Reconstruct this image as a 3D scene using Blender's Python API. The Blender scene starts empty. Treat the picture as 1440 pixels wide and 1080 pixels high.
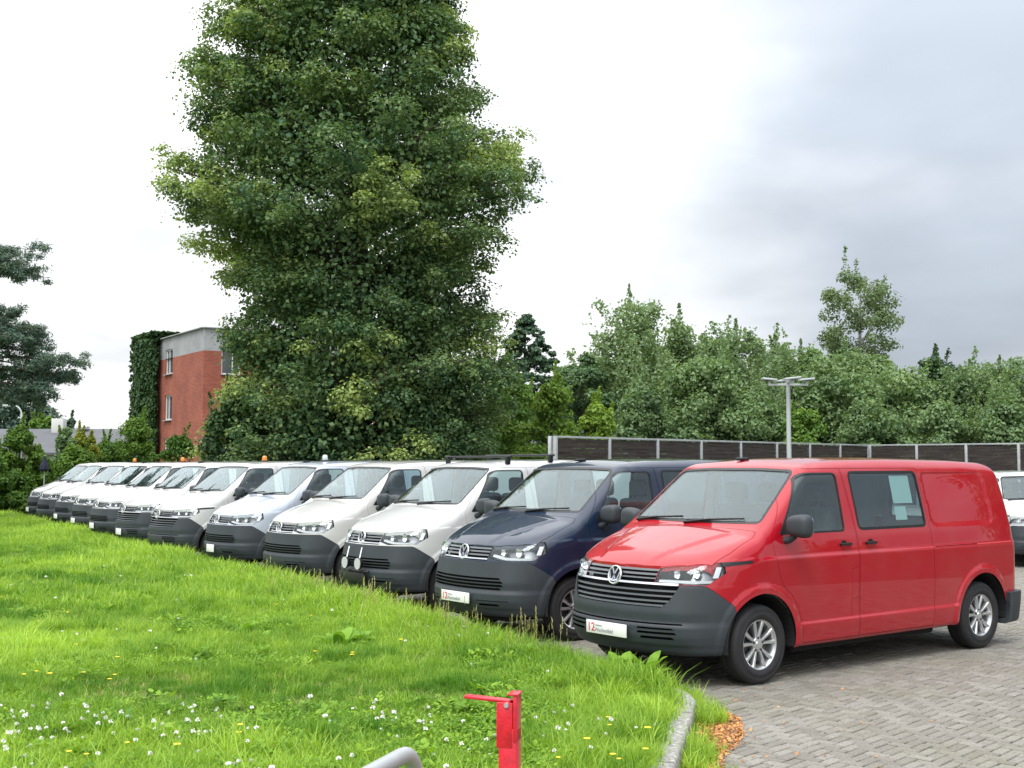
import bpy, bmesh, math, random
import numpy as np
from mathutils import Vector, Matrix

random.seed(7)
rng = np.random.default_rng(11)
scene = bpy.context.scene
COL = scene.collection
R = math.radians

# ---------------------------------------------------------------- camera
F_PX, HORIZON, EYE = 1700.0, 653.09, 1.90
cam_d = bpy.data.cameras.new('camera')
cam_d.sensor_width = 36.0
cam_d.lens = 36.0 * F_PX / 1440.0
cam_d.clip_start = 0.05
cam_d.clip_end = 3000.0
cam = bpy.data.objects.new('camera', cam_d)
COL.objects.link(cam)
cam.location = (0, 0, EYE)
cam.rotation_euler = (math.pi / 2 + math.atan((HORIZON - 540.0) / F_PX), 0, 0)
scene.camera = cam

# ---------------------------------------------------------------- sky, sun, exposure
SUN_EL, SUN_AZ = R(58), R(200)          # azimuth from +Y, clockwise: high, behind the camera
world = bpy.data.worlds.new('World')
scene.world = world
world.use_nodes = True
wt = world.node_tree
wt.nodes.clear()
def wn(kind, **kw):
    n = wt.nodes.new(kind)
    for k, v in kw.items():
        setattr(n, k, v)
    return n
def wl(a, b):
    wt.links.new(a, b)
def wmath(op, a, b=None, clamp=False):
    n = wn('ShaderNodeMath', operation=op, use_clamp=clamp)
    for i, v in enumerate((a, b)):
        if v is None:
            continue
        if isinstance(v, (int, float)):
            n.inputs[i].default_value = v
        else:
            wl(v, n.inputs[i])
    return n.outputs[0]
def wmix(fac, a, b):
    n = wn('ShaderNodeMix', data_type='RGBA')
    wl(fac, n.inputs[0])
    for i, v in ((6, a), (7, b)):
        if isinstance(v, tuple):
            n.inputs[i].default_value = v + (1,)
        else:
            wl(v, n.inputs[i])
    return n.outputs[2]
sky = wn('ShaderNodeTexSky', sky_type='NISHITA', sun_disc=False)
sky.sun_elevation = SUN_EL
sky.sun_rotation = SUN_AZ
sky.air_density = 1.0
tc = wn('ShaderNodeTexCoord')
sep = wn('ShaderNodeSeparateXYZ')
wl(tc.outputs['Generated'], sep.inputs[0])
zc = wmath('MAXIMUM', sep.outputs['Z'], 0.0)
# cloud deck: the view direction meets a flat layer of cloud overhead
zd = wmath('ADD', zc, 0.14)
cx = wmath('DIVIDE', sep.outputs['X'], zd)
cy = wmath('DIVIDE', sep.outputs['Y'], zd)
comb = wn('ShaderNodeCombineXYZ')
wl(cx, comb.inputs[0]); wl(cy, comb.inputs[1])
comb.inputs[2].default_value = 0.0
mp = wn('ShaderNodeMapping')
mp.inputs['Location'].default_value = (14.286, -2.929, 3.1)
mp.inputs['Rotation'].default_value = (0, 0, 4.011)
wl(comb.outputs[0], mp.inputs[0])
n1 = wn('ShaderNodeTexNoise')
n1.inputs['Scale'].default_value = 0.501
n1.inputs['Detail'].default_value = 5.0
n1.inputs['Roughness'].default_value = 0.45
n1.inputs['Distortion'].default_value = 0.35
wl(mp.outputs[0], n1.inputs['Vector'])
rm = wn('ShaderNodeMapRange', interpolation_type='SMOOTHSTEP')
rm.inputs['From Min'].default_value = 0.39
rm.inputs['From Max'].default_value = 0.65
wl(n1.outputs['Fac'], rm.inputs[0])
cloud = wmix(rm.outputs[0], (0.98, 0.99, 1.0), (0.42, 0.465, 0.53))      # thin bright deck / thicker grey cloud
# overcast luminance rises from the horizon to the zenith
lum = wmath('MULTIPLY_ADD', zc, 1.75)
lum.node.inputs[2].default_value = 0.76
n2w = wn('ShaderNodeTexNoise')                       # finer billows within the deck
n2w.inputs['Scale'].default_value = 1.3; n2w.inputs['Detail'].default_value = 5.0; n2w.inputs['Roughness'].default_value = 0.5; n2w.inputs['Distortion'].default_value = 0.6
wl(mp.outputs[0], n2w.inputs['Vector'])
rm2 = wn('ShaderNodeMapRange')
rm2.inputs['From Min'].default_value = 0.3; rm2.inputs['From Max'].default_value = 0.7; rm2.inputs['To Min'].default_value = 1.05; rm2.inputs['To Max'].default_value = 0.86
wl(n2w.outputs['Fac'], rm2.inputs[0])
lum = wmath('MULTIPLY', lum, rm2.outputs[0])
sc_ = wn('ShaderNodeVectorMath', operation='SCALE')
wl(cloud, sc_.inputs[0]); wl(lum, sc_.inputs['Scale'])
bg_cloud = wn('ShaderNodeBackground'); wl(sc_.outputs[0], bg_cloud.inputs[0]); bg_cloud.inputs[1].default_value = 1.0
bg_sky = wn('ShaderNodeBackground'); wl(sky.outputs[0], bg_sky.inputs[0]); bg_sky.inputs[1].default_value = 0.07
mixw = wn('ShaderNodeMixShader'); mixw.inputs[0].default_value = 0.93
wl(bg_sky.outputs[0], mixw.inputs[1]); wl(bg_cloud.outputs[0], mixw.inputs[2])
outw = wn('ShaderNodeOutputWorld'); wl(mixw.outputs[0], outw.inputs[0])

sun_d = bpy.data.lights.new('sun', 'SUN')
sun_d.energy = 1.5
sun_d.angle = R(25)
sun_d.color = (1.0, 0.98, 0.955)
sun = bpy.data.objects.new('sun', sun_d)
COL.objects.link(sun)
sd = Vector((math.sin(SUN_AZ) * math.cos(SUN_EL), math.cos(SUN_AZ) * math.cos(SUN_EL), math.sin(SUN_EL)))
sun.rotation_euler = (-sd).to_track_quat('-Z', 'Y').to_euler()
sun.location = (0, -20, 40)

vs = scene.view_settings
vs.view_transform = 'Standard'
vs.look = 'None'
vs.exposure = 0.48
vs.gamma = 1.0
vs.use_curve_mapping = False
scene.cycles.max_bounces = 10
scene.cycles.transparent_max_bounces = 24
scene.cycles.caustics_reflective = False
scene.cycles.caustics_refractive = False

# ---------------------------------------------------------------- tagging helpers
def tag(o, label=None, cat=None, group=None, kind=None):
    if label: o['label'] = label
    if cat: o['category'] = cat
    if group: o['group'] = group
    if kind: o['kind'] = kind
    return o
def empty(name, loc=(0, 0, 0), rz=0.0):
    o = bpy.data.objects.new(name, None)
    COL.objects.link(o)
    o.location = loc
    o.rotation_euler = (0, 0, rz)
    o.empty_display_size = 0.2
    return o
def link(name, mesh, mat=None, parent=None):
    o = bpy.data.objects.new(name, mesh)
    COL.objects.link(o)
    if mat is not None and len(mesh.materials) == 0:
        mesh.materials.append(mat)
    if parent is not None:
        o.parent = parent
    return o
def copy_tree(o, parent=None):
    c = o.copy()
    COL.objects.link(c)
    c.parent = parent
    for ch in o.children:
        copy_tree(ch, c)
    return c

# ---------------------------------------------------------------- materials
MATS = {}
def new_mat(name):
    m = bpy.data.materials.new(name)
    m.use_nodes = True
    nt = m.node_tree
    b = nt.nodes['Principled BSDF']
    MATS[name] = m
    return m, nt, b
def simple(name, col, rough=0.6, metal=0.0, coat=0.0, noise=0.0, nscale=8.0, bump=0.0, bscale=60.0, spec=0.5):
    m, nt, b = new_mat(name)
    b.inputs['Base Color'].default_value = (*col, 1)
    b.inputs['Roughness'].default_value = rough
    b.inputs['Metallic'].default_value = metal
    b.inputs['Coat Weight'].default_value = coat
    b.inputs['Coat Roughness'].default_value = 0.04
    b.inputs['Specular IOR Level'].default_value = spec
    t = nt.nodes.new('ShaderNodeTexCoord')
    if noise > 0:
        n = nt.nodes.new('ShaderNodeTexNoise')
        n.inputs['Scale'].default_value = nscale
        n.inputs['Detail'].default_value = 6
        nt.links.new(t.outputs['Object'], n.inputs['Vector'])
        mr = nt.nodes.new('ShaderNodeMapRange')
        mr.inputs['From Min'].default_value = 0.3
        mr.inputs['From Max'].default_value = 0.7
        mr.inputs['To Min'].default_value = 1 - noise
        mr.inputs['To Max'].default_value = 1 + noise
        nt.links.new(n.outputs['Fac'], mr.inputs[0])
        v = nt.nodes.new('ShaderNodeVectorMath'); v.operation = 'SCALE'
        v.inputs[0].default_value = col
        nt.links.new(mr.outputs[0], v.inputs['Scale'])
        nt.links.new(v.outputs[0], b.inputs['Base Color'])
    if bump > 0:
        n2 = nt.nodes.new('ShaderNodeTexNoise')
        n2.inputs['Scale'].default_value = bscale
        n2.inputs['Detail'].default_value = 4
        nt.links.new(t.outputs['Object'], n2.inputs['Vector'])
        bp = nt.nodes.new('ShaderNodeBump')
        bp.inputs['Strength'].default_value = bump
        bp.inputs['Distance'].default_value = 0.02
        nt.links.new(n2.outputs['Fac'], bp.inputs['Height'])
        nt.links.new(bp.outputs[0], b.inputs['Normal'])
    return m

# van paint takes its colour from the object, with a thin veil of dust
def paint_mat():
    m, nt, b = new_mat('van_paint')
    oi = nt.nodes.new('ShaderNodeObjectInfo')
    t = nt.nodes.new('ShaderNodeTexCoord')
    n = nt.nodes.new('ShaderNodeTexNoise'); n.inputs['Scale'].default_value = 2.2; n.inputs['Detail'].default_value = 8
    nt.links.new(t.outputs['Object'], n.inputs['Vector'])
    mr = nt.nodes.new('ShaderNodeMapRange')
    mr.inputs['From Min'].default_value = 0.42; mr.inputs['From Max'].default_value = 0.75
    mr.inputs['To Min'].default_value = 0.0; mr.inputs['To Max'].default_value = 0.05
    nt.links.new(n.outputs['Fac'], mr.inputs[0])
    mx = nt.nodes.new('ShaderNodeMix'); mx.data_type = 'RGBA'
    nt.links.new(mr.outputs[0], mx.inputs[0])
    nt.links.new(oi.outputs['Color'], mx.inputs[6])
    mx.inputs[7].default_value = (0.35, 0.33, 0.30, 1)
    nt.links.new(mx.outputs[2], b.inputs['Base Color'])
    b.inputs['Roughness'].default_value = 0.45
    b.inputs['Specular IOR Level'].default_value = 0.15
    b.inputs['Coat Weight'].default_value = 1.0
    mr2 = nt.nodes.new('ShaderNodeMapRange')
    mr2.inputs['To Min'].default_value = 0.0; mr2.inputs['To Max'].default_value = 0.03
    nt.links.new(n.outputs['Fac'], mr2.inputs[0])
    nt.links.new(mr2.outputs[0], b.inputs['Coat Roughness'])
    n3 = nt.nodes.new('ShaderNodeTexNoise'); n3.inputs['Scale'].default_value = 2.0; n3.inputs['Detail'].default_value = 2
    nt.links.new(t.outputs['Object'], n3.inputs['Vector'])
    bp = nt.nodes.new('ShaderNodeBump'); bp.inputs['Strength'].default_value = 0.03; bp.inputs['Distance'].default_value = 0.02
    nt.links.new(n3.outputs['Fac'], bp.inputs['Height'])
    nt.links.new(bp.outputs[0], b.inputs['Coat Normal'])
    return m
paint_mat()
def glass_mat(name, tint, ior=1.5):
    m, nt, b = new_mat(name)
    nt.nodes.remove(b)
    out = nt.nodes['Material Output']
    tr = nt.nodes.new('ShaderNodeBsdfTransparent'); tr.inputs[0].default_value = (*tint, 1)
    gl = nt.nodes.new('ShaderNodeBsdfGlossy'); gl.inputs['Roughness'].default_value = 0.01
    gl.inputs[0].default_value = (0.9, 0.97, 1.0, 1)
    fr = nt.nodes.new('ShaderNodeFresnel')
    ge = nt.nodes.new('ShaderNodeNewGeometry')
    mr = nt.nodes.new('ShaderNodeMapRange')      # leaving the pane: the inverse ratio, so no false total reflection
    mr.inputs['To Min'].default_value = ior; mr.inputs['To Max'].default_value = 1.0 / ior
    nt.links.new(ge.outputs['Backfacing'], mr.inputs[0]); nt.links.new(mr.outputs[0], fr.inputs[0])
    mx = nt.nodes.new('ShaderNodeMixShader')
    nt.links.new(fr.outputs[0], mx.inputs[0])
    nt.links.new(tr.outputs[0], mx.inputs[1]); nt.links.new(gl.outputs[0], mx.inputs[2])
    nt.links.new(mx.outputs[0], out.inputs[0])
    return m
glass_mat('glass', (0.90, 0.96, 0.95), 1.52)
glass_mat('tinted_glass', (0.76, 0.84, 0.85), 1.6)
glass_mat('lens', (0.97, 0.98, 0.98), 1.4)
simple('bumper_plastic', (0.030, 0.037, 0.045), 0.55, bump=0.15, bscale=400, noise=0.12, nscale=5)
simple('black_plastic', (0.012, 0.013, 0.015), 0.45)
simple('seal_black', (0.010, 0.011, 0.012), 0.35)
simple('interior_grey', (0.07, 0.073, 0.08), 0.8, noise=0.15)
simple('interior_light', (0.48, 0.48, 0.46), 0.8)
simple('seat_fabric', (0.075, 0.078, 0.085), 0.9, noise=0.2, nscale=30)
simple('chrome', (0.80, 0.81, 0.82), 0.12, metal=1.0)
simple('alloy', (0.62, 0.63, 0.64), 0.30, metal=0.85, noise=0.06)
simple('steel_wheel', (0.05, 0.05, 0.055), 0.5, metal=0.3)
simple('tyre_rubber', (0.017, 0.017, 0.019), 0.75, noise=0.25, nscale=10, bump=0.2, bscale=80)
simple('slat_grey', (0.10, 0.11, 0.12), 0.35, coat=0.3)
simple('reflector', (0.75, 0.76, 0.78), 0.18, metal=1.0)
simple('lamp_dark', (0.05, 0.053, 0.06), 0.3, metal=0.4)
simple('lamp_bowl', (0.13, 0.135, 0.145), 0.3, metal=0.8)
simple('lamp_white', (0.52, 0.54, 0.56), 0.3)
simple('amber', (0.75, 0.22, 0.02), 0.25, coat=0.6)
simple('red_lens', (0.45, 0.01, 0.02), 0.2, coat=0.8)
simple('plate_white', (0.80, 0.80, 0.79), 0.35)
simple('plate_red', (0.65, 0.02, 0.05), 0.4)
simple('plate_grey', (0.30, 0.31, 0.33), 0.4)
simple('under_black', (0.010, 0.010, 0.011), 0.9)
simple('paper', (0.62, 0.78, 0.72), 0.7)
# ================================================================ van: one smooth body surface, cut into its panels
def table(pts, sig, lo, hi, n=1600):
    xs = np.linspace(lo, hi, n)
    ys = np.interp(xs, [p[0] for p in pts], [p[1] for p in pts])
    k = max(1, int(3 * sig / (xs[1] - xs[0])))
    w = np.exp(-0.5 * (np.arange(-k, k + 1) * (xs[1] - xs[0]) / sig) ** 2)
    w /= w.sum()
    yp = np.concatenate([2 * ys[0] - ys[k:0:-1], ys, 2 * ys[-1] - ys[-2:-k - 2:-1]])
    ys = np.convolve(yp, w, 'valid')
    return lambda q: np.interp(q, xs, ys)
HW = table([(0.0, 0.885), (0.27, 0.905), (0.45, 0.93), (0.8, 0.948), (1.06, 0.953), (1.25, 0.928), (1.5, 0.884), (1.75, 0.835), (1.95, 0.79), (2.3, 0.70)], 0.03, 0.0, 2.3)
TOPP = [(-1.3, 0.72), (-0.95, 0.95), (-0.80, 1.047), (-0.6, 1.135), (-0.3, 1.245), (-0.03, 1.332), (0.03, 1.355),
        (0.72, 1.885), (0.82, 1.925), (1.0, 1.948), (1.4, 1.966), (2.2, 1.975), (3.2, 1.963), (3.7, 1.945), (4.0, 1.915), (4.2, 1.865), (4.6, 1.72)]
TOP = table(TOPP, 0.022, -1.3, 4.6, 3000)
XF = table([(0.0, -0.72), (0.24, -0.83), (0.30, -0.885), (0.36, -0.915), (0.372, -0.930), (0.44, -0.953), (0.532, -0.955), (0.552, -0.932), (0.64, -0.938), (0.70, -0.926), (0.86, -0.893), (0.875, -0.885), (0.88, -0.885), (1.0, -0.842), (1.06, -0.81), (1.4, -0.60)], 0.008, 0.0, 1.4)
XR = table([(0.0, 4.20), (0.5, 4.22), (1.0, 4.20), (1.2, 4.185), (1.6, 4.12), (1.9, 4.04), (2.2, 3.9)], 0.05, 0.0, 2.2)
def sst(a, b, v):
    t = np.clip((v - a) / (b - a), 0, 1)
    return t * t * (3 - 2 * t)
def smax(a, b, k):
    h = np.maximum(k - np.abs(a - b), 0) / k
    return np.maximum(a, b) + h * h * k * 0.25
def body_f(x, y, z):
    ay = np.abs(y)
    hw = HW(z)
    d = np.maximum(0, -0.05 - x); hw = hw - 0.13 * d * d
    d = np.maximum(0, x - 3.3); hw = hw - 0.05 * d * d
    inx = sst(-0.45, -0.25, x)
    hw = hw - 0.009 * sst(1.078, 1.094, z) * inx
    hw = hw + 0.013 * (1 - sst(0.476, 0.496, z)) * sst(0.42, 0.50, x) * (1 - sst(2.92, 2.97, x))
    for wx in (0.0, 3.4):
        r = np.sqrt((x - wx) ** 2 + (z - 0.35) ** 2)
        hw = hw + 0.020 * (1 - sst(0.478, 0.525, r))
    qx = np.abs(x - 3.13 - 0.12 * (1.3 - z)) - 0.55; qz = np.abs(z - 1.555) - 0.265
    qd = np.sqrt(np.maximum(qx + 0.08, 0) ** 2 + np.maximum(qz + 0.08, 0) ** 2) + np.minimum(np.maximum(qx + 0.08, qz + 0.08), 0) - 0.08
    hw = hw - 0.010 * (1 - sst(-0.02, 0.012, qd))
    gs = ay - hw
    xs = x - 0.055 * (ay / 0.8) ** 2
    e = 0.004
    T = TOP(xs); dT = (TOP(xs + e) - TOP(xs - e)) / (2 * e)
    crown = 0.07 - 0.045 * sst(-0.05, 0.1, x) + 0.035 * sst(0.7, 1.0, x)
    yl = 0.27 + 0.46 * np.clip(x + 0.85, 0, 1)
    T = T - crown * ay ** 2 + 0.016 * (1 - sst(-0.035, 0.035, ay - yl)) * (1 - sst(-0.1, 0.0, x)) * sst(-0.85, -0.65, x)
    gt = (z - T) / np.sqrt(1 + dT ** 2)
    pl = 0.30 * ay ** 2 + 0.30 * ay ** 6
    dp = 0.6 * ay + 1.8 * ay ** 5
    gf = (XF(z) + pl - x) / np.sqrt(1 + dp ** 2)
    gr = x - XR(z) + 0.07 * ay ** 2
    gb = 0.275 - z
    s = smax(gs, gf, 0.16)
    s = smax(s, gr, 0.16)
    s = smax(s, gt, 0.13)
    return smax(s, gb, 0.05)
def body_n(P):
    e = 0.0015
    x, y, z = P[:, 0], P[:, 1], P[:, 2]
    g = np.stack([body_f(x + e, y, z) - body_f(x - e, y, z), body_f(x, y + e, z) - body_f(x, y - e, z), body_f(x, y, z + e) - body_f(x, y, z - e)], 1)
    return g / np.maximum(np.linalg.norm(g, axis=1, keepdims=True), 1e-9)
def front_x(y, z, lo=-1.2, hi=0.9):
    y, z = np.broadcast_arrays(np.asarray(y, float), np.asarray(z, float))
    a = np.full(y.shape, lo); b = np.full(y.shape, hi)
    for _ in range(36):
        m = 0.5 * (a + b)
        ins = body_f(m, y, z) < 0
        b = np.where(ins, m, b); a = np.where(ins, a, m)
    return 0.5 * (a + b)
def side_y(x, z):
    x, z = np.broadcast_arrays(np.asarray(x, float), np.asarray(z, float))
    a = np.full(x.shape, 0.2); b = np.full(x.shape, 1.2)
    for _ in range(36):
        m = 0.5 * (a + b)
        ins = body_f(x, m, z) < 0
        a = np.where(ins, m, a); b = np.where(ins, b, m)
    return 0.5 * (a + b)
def top_z(x, y):
    x, y = np.broadcast_arrays(np.asarray(x, float), np.asarray(y, float))
    a = np.full(x.shape, 0.6); b = np.full(x.shape, 2.2)
    for _ in range(36):
        m = 0.5 * (a + b)
        ins = body_f(x, y, m) < 0
        a = np.where(ins, m, a); b = np.where(ins, b, m)
    return 0.5 * (a + b)

def lattice(nx, ny, nz, level):
    """closed quad mesh of the level surface: a gridded box shrunk on to it"""
    t = np.linspace(0, 1, nx + 1)
    gx = np.interp(t, [0, 0.10, 0.44, 1.0], [-1.02, -0.72, 0.9, 4.34])
    gy = np.linspace(-1.05, 1.05, ny + 1); gz = np.linspace(0.2, 2.1, nz + 1)
    idx = {}; V = []; Fc = []
    def vid(i, j, k):
        key = (i, j, k)
        if key not in idx:
            idx[key] = len(V); V.append((gx[i], gy[j], gz[k]))
        return idx[key]
    for i in range(nx):
        for k in range(nz):
            Fc.append((vid(i, 0, k), vid(i + 1, 0, k), vid(i + 1, 0, k + 1), vid(i, 0, k + 1)))
            Fc.append((vid(i, ny, k), vid(i, ny, k + 1), vid(i + 1, ny, k + 1), vid(i + 1, ny, k)))
        for j in range(ny):
            Fc.append((vid(i, j, 0), vid(i, j + 1, 0), vid(i + 1, j + 1, 0), vid(i + 1, j, 0)))
            Fc.append((vid(i, j, nz), vid(i + 1, j, nz), vid(i + 1, j + 1, nz), vid(i, j + 1, nz)))
    for j in range(ny):
        for k in range(nz):
            Fc.append((vid(0, j, k), vid(0, j, k + 1), vid(0, j + 1, k + 1), vid(0, j + 1, k)))
            Fc.append((vid(nx, j, k), vid(nx, j + 1, k), vid(nx, j + 1, k + 1), vid(nx, j, k + 1)))
    P = np.array(V)
    O = np.zeros_like(P)
    O[:, 0] = np.clip(P[:, 0], -0.55, 3.85)
    O[:, 1] = np.clip(P[:, 1], -0.45, 0.45)
    O[:, 2] = np.clip(P[:, 2], 0.42, np.maximum(TOP(O[:, 0] - 0.05) - 0.26, 0.6))
    a = np.zeros(len(P)); b = np.full(len(P), 1.3)
    D = P - O
    for _ in range(40):
        m = 0.5 * (a + b)
        Q = O + D * m[:, None]
        ins = body_f(Q[:, 0], Q[:, 1], Q[:, 2]) < level
        a = np.where(ins, m, a); b = np.where(ins, b, m)
    return O + D * (0.5 * (a + b))[:, None], Fc
def shell_mesh(name, lo, li, n_out, n_in):
    Vo, Fo = lattice(*n_out, lo)
    Vi, Fi = lattice(*n_in, li)
    me = bpy.data.meshes.new(name)
    k = len(Vo)
    me.from_pydata(np.vstack([Vo, Vi]).tolist(), [], Fo + [tuple(k + q for q in reversed(f)) for f in Fi])
    return me
def prism(poly, axis, lo, hi):
    """polygon extruded: 'y' takes (x,z) pairs, 'x' takes (y,z), 'z' takes (x,y)"""
    bm = bmesh.new()
    def mk(a, b, c):
        return {'y': (a, c, b), 'x': (c, a, b), 'z': (a, b, c)}[axis]
    A = [bm.verts.new(mk(a, b, lo)) for a, b in poly]
    B = [bm.verts.new(mk(a, b, hi)) for a, b in poly]
    n = len(poly)
    bm.faces.new(A); bm.faces.new(list(reversed(B)))
    for i in range(n):
        j = (i + 1) % n
        bm.faces.new((A[i], B[i], B[j], A[j]))
    bmesh.ops.recalc_face_normals(bm, faces=bm.faces)
    me = bpy.data.meshes.new('cut')
    bm.to_mesh(me); bm.free()
    return me
def cylinder_y(x, z, r, lo, hi, n=72):
    return prism([(x + r * math.cos(2 * math.pi * i / n), z + r * math.sin(2 * math.pi * i / n)) for i in range(n)], 'y', lo, hi)
def join_meshes(ms):
    bm = bmesh.new()
    for m in ms:
        bm.from_mesh(m)
    me = bpy.data.meshes.new('joined')
    bm.to_mesh(me); bm.free()
    return me
def boolean(a, b, op):
    oa = bpy.data.objects.new('tmp_a', a); ob = bpy.data.objects.new('tmp_b', b)
    COL.objects.link(oa); COL.objects.link(ob)
    md = oa.modifiers.new('b', 'BOOLEAN'); md.object = ob; md.operation = op; md.solver = 'MANIFOLD'
    dg = bpy.context.evaluated_depsgraph_get()
    me = bpy.data.meshes.new_from_object(oa.evaluated_get(dg))
    bpy.data.objects.remove(oa); bpy.data.objects.remove(ob)
    return me
def cut(a, b): return boolean(a, b, 'DIFFERENCE')
def both(a, b): return boolean(a, b, 'INTERSECT')
def round_poly(pts, r, n=5):
    out = []
    N = len(pts)
    for i in range(N):
        rr = r[i] if isinstance(r, (list, tuple)) else r
        p0, p, p1 = (np.array(pts[(i + q) % N], float) for q in (-1, 0, 1))
        if rr <= 0:
            out.append(tuple(p)); continue
        u = (p0 - p) / np.linalg.norm(p0 - p); v = (p1 - p) / np.linalg.norm(p1 - p)
        a, b = p + u * rr, p + v * rr
        for t in np.linspace(0, 1, n):
            out.append(tuple((1 - t) ** 2 * a + 2 * t * (1 - t) * p + t * t * b))
    return out
def inset(poly, d):
    P = np.array(poly, float); N = len(P)
    area = 0.5 * np.sum(P[:, 0] * np.roll(P[:, 1], -1) - np.roll(P[:, 0], -1) * P[:, 1])
    s = 1 if area > 0 else -1
    out = []
    for i in range(N):
        e0 = P[i] - P[i - 1]; e1 = P[(i + 1) % N] - P[i]
        n0 = s * np.array([-e0[1], e0[0]]) / max(np.linalg.norm(e0), 1e-9)
        n1 = s * np.array([-e1[1], e1[0]]) / max(np.linalg.norm(e1), 1e-9)
        m = n0 + n1
        m = m / max(np.dot(m, n0), 0.35)
        out.append(tuple(P[i] + m * d))
    return out
def finish(me, mats, outer=0.0, name='panel', flip=False):
    """smooth normals from the body surface; faces off the outer surface take the second material"""
    if flip:
        bm = bmesh.new(); bm.from_mesh(me)
        bmesh.ops.scale(bm, vec=(1, -1, 1), verts=bm.verts)
        bmesh.ops.reverse_faces(bm, faces=bm.faces)
        me = bpy.data.meshes.new(name); bm.to_mesh(me); bm.free()
    me.name = name
    me.materials.clear()
    for m in mats:
        me.materials.append(m)
    nv, nl, nf = len(me.vertices), len(me.loops), len(me.polygons)
    V = np.empty(nv * 3); me.vertices.foreach_get('co', V); V = V.reshape(-1, 3)
    on = np.abs(body_f(V[:, 0], V[:, 1], V[:, 2]) - outer) < 0.0035
    N = body_n(V)
    li = np.empty(nl, int); me.loops.foreach_get('vertex_index', li)
    ls = np.empty(nf, int); me.polygons.foreach_get('loop_start', ls)
    lt = np.empty(nf, int); me.polygons.foreach_get('loop_total', lt)
    fn = np.empty(nf * 3); me.polygons.foreach_get('normal', fn); fn = fn.reshape(-1, 3)
    fi = np.repeat(np.arange(nf), lt)
    allon = np.ones(nf, bool); np.logical_and.at(allon, fi, on[li])
    dots = np.ones(nf); np.minimum.at(dots, fi, (fn[fi] * N[li]).sum(1))
    surf = allon & (dots > 0.55)
    ln = np.where(surf[fi][:, None], N[li], fn[fi])
    me.polygons.foreach_set('use_smooth', np.ones(nf, bool))
    if len(mats) > 1:
        deep = np.ones(nf, bool); np.logical_and.at(deep, fi, (body_f(V[:, 0], V[:, 1], V[:, 2]) < outer - 0.02)[li])
        me.polygons.foreach_set('material_index', np.where(surf, 0, np.where(deep, 1, len(mats) - 1)).astype(np.int32))
    me.normals_split_custom_set(ln.tolist())
    me.update()
    return me
# --- plain solids
def mesh_from(bm, name, smooth=False, angle=None):
    bmesh.ops.recalc_face_normals(bm, faces=bm.faces)
    me = bpy.data.meshes.new(name)
    bm.to_mesh(me); bm.free()
    if smooth:
        me.polygons.foreach_set('use_smooth', np.ones(len(me.polygons), bool))
        if angle:
            me.set_sharp_from_angle(angle=R(angle))
    return me
def bm_box(bm, c, s, bevel=0.0, rot=None, seg=1):
    r = bmesh.ops.create_cube(bm, size=1.0)
    vs_ = r['verts']
    bmesh.ops.scale(bm, vec=s, verts=vs_)
    if bevel > 0:
        es = list({e for v in vs_ for e in v.link_edges})
        rb = bmesh.ops.bevel(bm, geom=es, offset=bevel, segments=seg, affect='EDGES', profile=0.5)
        vs_ = list({v for f in rb['faces'] for v in f.verts} | {v for v in vs_ if v.is_valid})
    if rot is not None:
        bmesh.ops.rotate(bm, cent=(0, 0, 0), matrix=rot, verts=vs_)
    bmesh.ops.translate(bm, vec=c, verts=vs_)
    return vs_
def box_mesh(name, c, s, bevel=0.0, rot=None, seg=2, smooth=True):
    bm = bmesh.new(); bm_box(bm, c, s, bevel, rot, seg)
    return mesh_from(bm, name, smooth and bevel > 0, 40)
def bm_tube(bm, pts, rad, n=8, cap=True):
    pts = [Vector(p) for p in pts]
    rads = rad if isinstance(rad, (list, tuple)) else [rad] * len(pts)
    rings = []
    up = None
    for i, p in enumerate(pts):
        d = (pts[min(i + 1, len(pts) - 1)] - pts[max(i - 1, 0)]).normalized()
        if up is None:
            a = Vector((0, 0, 1)) if abs(d.z) < 0.9 else Vector((1, 0, 0))
            up = (a - d * a.dot(d)).normalized()
        else:
            up = (up - d * up.dot(d)).normalized()
        s = d.cross(up)
        rings.append([bm.verts.new(p + (up * math.cos(2 * math.pi * k / n) + s * math.sin(2 * math.pi * k / n)) * rads[i]) for k in range(n)])
    for a, b in zip(rings, rings[1:]):
        for k in range(n):
            bm.faces.new((a[k], a[(k + 1) % n], b[(k + 1) % n], b[k]))
    if cap:
        bm.faces.new(list(reversed(rings[0]))); bm.faces.new(rings[-1])
def tube_mesh(name, pts, rad, n=10):
    bm = bmesh.new(); bm_tube(bm, pts, rad, n)
    return mesh_from(bm, name, True, 50)
def lathe_y(bm, prof, n=48, c=(0, 0, 0)):
    """profile of (radius, y) turned about the y axis"""
    rings = []
    for r, y in prof:
        rings.append([bm.verts.new((c[0] + r * math.cos(2 * math.pi * k / n), c[1] + y, c[2] + r * math.sin(2 * math.pi * k / n))) for k in range(n)])
    for a, b in zip(rings, rings[1:]):
        for k in range(n):
            bm.faces.new((a[k], b[k], b[(k + 1) % n], a[(k + 1) % n]))
    return rings
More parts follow.
